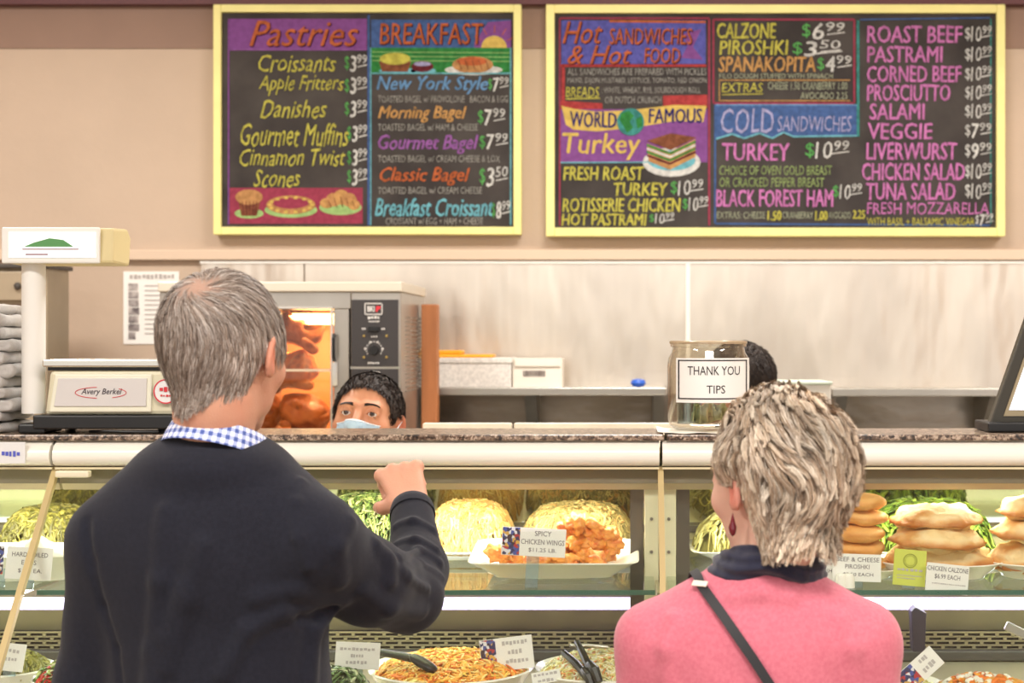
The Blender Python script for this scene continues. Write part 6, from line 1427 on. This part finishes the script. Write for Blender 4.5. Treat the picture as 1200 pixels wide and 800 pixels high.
# ================================================================== the two workers behind the counter
def worker(px, py, D, yaw, pitch, roll, sc, label, skin, red, shirt, hcols, mask=False, tone=(0, 0), fine=.0026):
    H_ = Frame(P(px, py, D), yaw, pitch, roll, sc); z0 = float(H_.o[2])-.17; t = thing('person', label, 'person', (float(H_.o[0]), float(H_.o[1]), 0)); x0, y0 = t.location.x, t.location.y
    Ry = rotz(yaw); q = lambda x, y, z: tuple(Ry @ v3((x, y, 0))+v3((x0, y0, z)))
    hipz = z0*.64
    def corew(inf):
        b = Shape(); e = lambda c, r: ell(c, r, Ry)
        b.u(e(q(0, -.05, z0-.22), (.15+inf, .10+inf, .20+inf))).u(e(q(0, -.04, hipz+.12), (.145+inf, .105+inf, .18+inf)), .06)
        for s in (-1, 1):
            sh_ = q(s*.165, -.045, z0-.075); el = q(s*.21, -.05, z0-.34); wr = q(s*.20, .03, z0-.58)
            b.u(cap(q(0, -.045, z0-.005), sh_, .038+inf, .046+inf), .04).u(cap(sh_, el, .046+inf, .038+inf), .02).u(cap(el, wr, .036+inf, .026+inf), .02)
        return b
    bd = Shape(); hs_ = head_shape(0); bd.u(H_.wrap(hs_)); bd.u(corew(-.003), .02).u(cap(tuple(H_.W((0, -.026, -.06))), q(0, -.035, z0-.02), .052, .06), .02)
    for s in (-1, 1): hand(bd, q(s*.20, .03, z0-.58), (0, 0, -1), Ry @ v3((s, 0, 0)), s, 'relax', .9)
    an = legs(bd, q(0, -.05, hipz), .085, 0)
    for a_ in an: f_ = Ry @ v3((0, .12, 0)); bd.u(cap(a_, (a_[0]+f_[0], a_[1]+f_[1], .035), .034, .027), .03)
    hz = float(H_.o[2]); V, F = surface(bd, np.concatenate([ax(x0-.32, x0-.10, .009), ax(x0-.09, x0+.09, fine), ax(x0+.10, x0+.32, .009)]), np.concatenate([ax(y0-.32, y0-.16, .010), ax(y0-.15, y0+.12, fine*1.2), ax(y0+.13, y0+.34, .010)]), zaxis((0, z0-.05, .014), (z0-.05, hz+.15, fine)))
    attach(mesh_np('body', V, F, skinm, t, True, skin_tint(V, H_, skin, red)))
    st = corew(.010); st.disp(lambda p: .002*noise3(p, 30)); st.inter(lambda p: hipz-p[..., 2], .006)
    V, F = surface(st, ax(x0-.34, x0+.34, .010), ax(y0-.34, y0+.34, .010), ax(hipz-.05, z0+.08, .010)); attach(mesh_np('shirt', V, F, shirt, t))
    tr = Shape(); c_ = q(0, -.05, hipz); legs(tr, c_, .085, 0, .014); tr.u(ell((c_[0], c_[1], hipz+.06), (.155, .14, .11)), .05).inter(lambda p: .06-p[..., 2], .004)
    V, F = surface(tr, ax(x0-.3, x0+.3, .012), ax(y0-.3, y0+.3, .012), ax(.04, hipz+.2, .014)); attach(mesh_np('trousers', V, F, mat('trouser_dark', (0, 0, 0)), t))
    def d_maskd(p):
        y, z = p[..., 1], p[..., 2]; line = np.interp(y, [-.2, -.05, -.034, .020, .024, .046, .056, .078, .2], [-.06, -.055, .022, .026, .002, .010, .058, .084, .087]); return (line-z)*.8
    dm = lambda p: d_maskd(p) < -.002
    thk = lambda p: .0075+.002*np.clip((p[..., 2]-.08)/.03, 0, 1)-.003*np.clip((.02-p[..., 2])/.03, 0, 1)
    lo, hi = H_.o-.16, H_.o+.16
    attach(cap_mesh(H_, t, d_maskd, lambda p: thk(p)*.8, (44, 34, 28), lo, hi, .0045))
    fld = lambda p: (p-v3((.0, -.06, .11)))*12+v3((0, 0, -1))*np.clip((.09-p[:, 2:3])/.05, 0, 1)+np.stack([noise3(p, 50, 1), noise3(p, 50, 2), noise3(p, 50, 3)], 1)*.5
    attach(hair(H_, t, dm, fld, thk, lambda p: .018+0*p[:, 0], 2600, 8, hcols, spread=.006, wid=.0006, K=5, tipt=.4, seedj=.3, tipout=.004))
    eyes(H_, t, tone); brows(H_, t, [(40, 28, 22)], 420, 1.3)
    if mask:
        fm = Shape(); fm.u(ell((0, .030, -.005), (.063, .060, .078))).u(ell((0, .026, -.062), (.052, .056, .042)), .03).u(ell((0, .070, -.094), (.021, .017, .016)), .03).u(cap((0, .09, -.01), (0, .112, -.022), .010, .014), .03)
        def mk(z0_, z1_, th, inner):
            def f(p):
                a = H_.L(p); d = fm(a); top = z1_-.05*np.abs(a[..., 0])
                r = np.maximum(np.maximum(d-th, inner-d), np.maximum(a[..., 2]-top, z0_-a[..., 2])); return np.maximum(r, .028-a[..., 1])*H_.s
            return f
        for nm_, z_0, z_1, th, mt in (('face_mask', -.10, -.0130, .0085, mat('mask_blue', (186, 214, 236), .8)), ('mask_edge', -.0170, -.0123, .0096, mat('mask_white', (240, 244, 250), .8))):
            V, F = surface(mk(z_0, z_1, th, .005), ax(x0-.1, x0+.1, .0028), ax(y0-.2, y0+.1, .0028), ax(hz-.13, hz+.05, .0024)); attach(mesh_np(nm_, V, F, mt, t, False))
        for s in (-1, 1): attach(MB().tube([tuple(H_.W((s*.062, .035, -.02))), tuple(H_.W((s*.078, .012, -.006))), tuple(H_.W((s*.084, -.012, .022)))], .0013, 6).build('ear_loop', mat('mask_white', (0, 0, 0)), t))
    anks = legs(Shape().u(ell((0, 0, 0), (1, 1, 1))), q(0, -.05, hipz), .085, 0); shoes(anks, yaw, black, t)
    for o in t.children:
        if o.name.startswith(('eyeball', 'shoe')): attach(o)
    return t
worker(430, 497, 3.70, math.radians(176), math.radians(14), math.radians(-4), 1.01, 'dark-haired worker in pale blue face mask peering over the counter', (206, 146, 112), (196, 110, 84), mat('shirt_white', (226, 224, 220), .9), [(44, 32, 26), (60, 44, 36), (30, 22, 18)], True, (math.radians(4), math.radians(0)))
worker(862, 452, 4.35, math.radians(75), 0, 0, 1.0, 'dark-haired worker mostly hidden behind the tips jar and blonde head', (204, 146, 116), (196, 110, 84), mat('shirt_grey', (150, 150, 152), .9), [(44, 34, 30), (58, 46, 40), (32, 24, 20)], False, fine=.004)
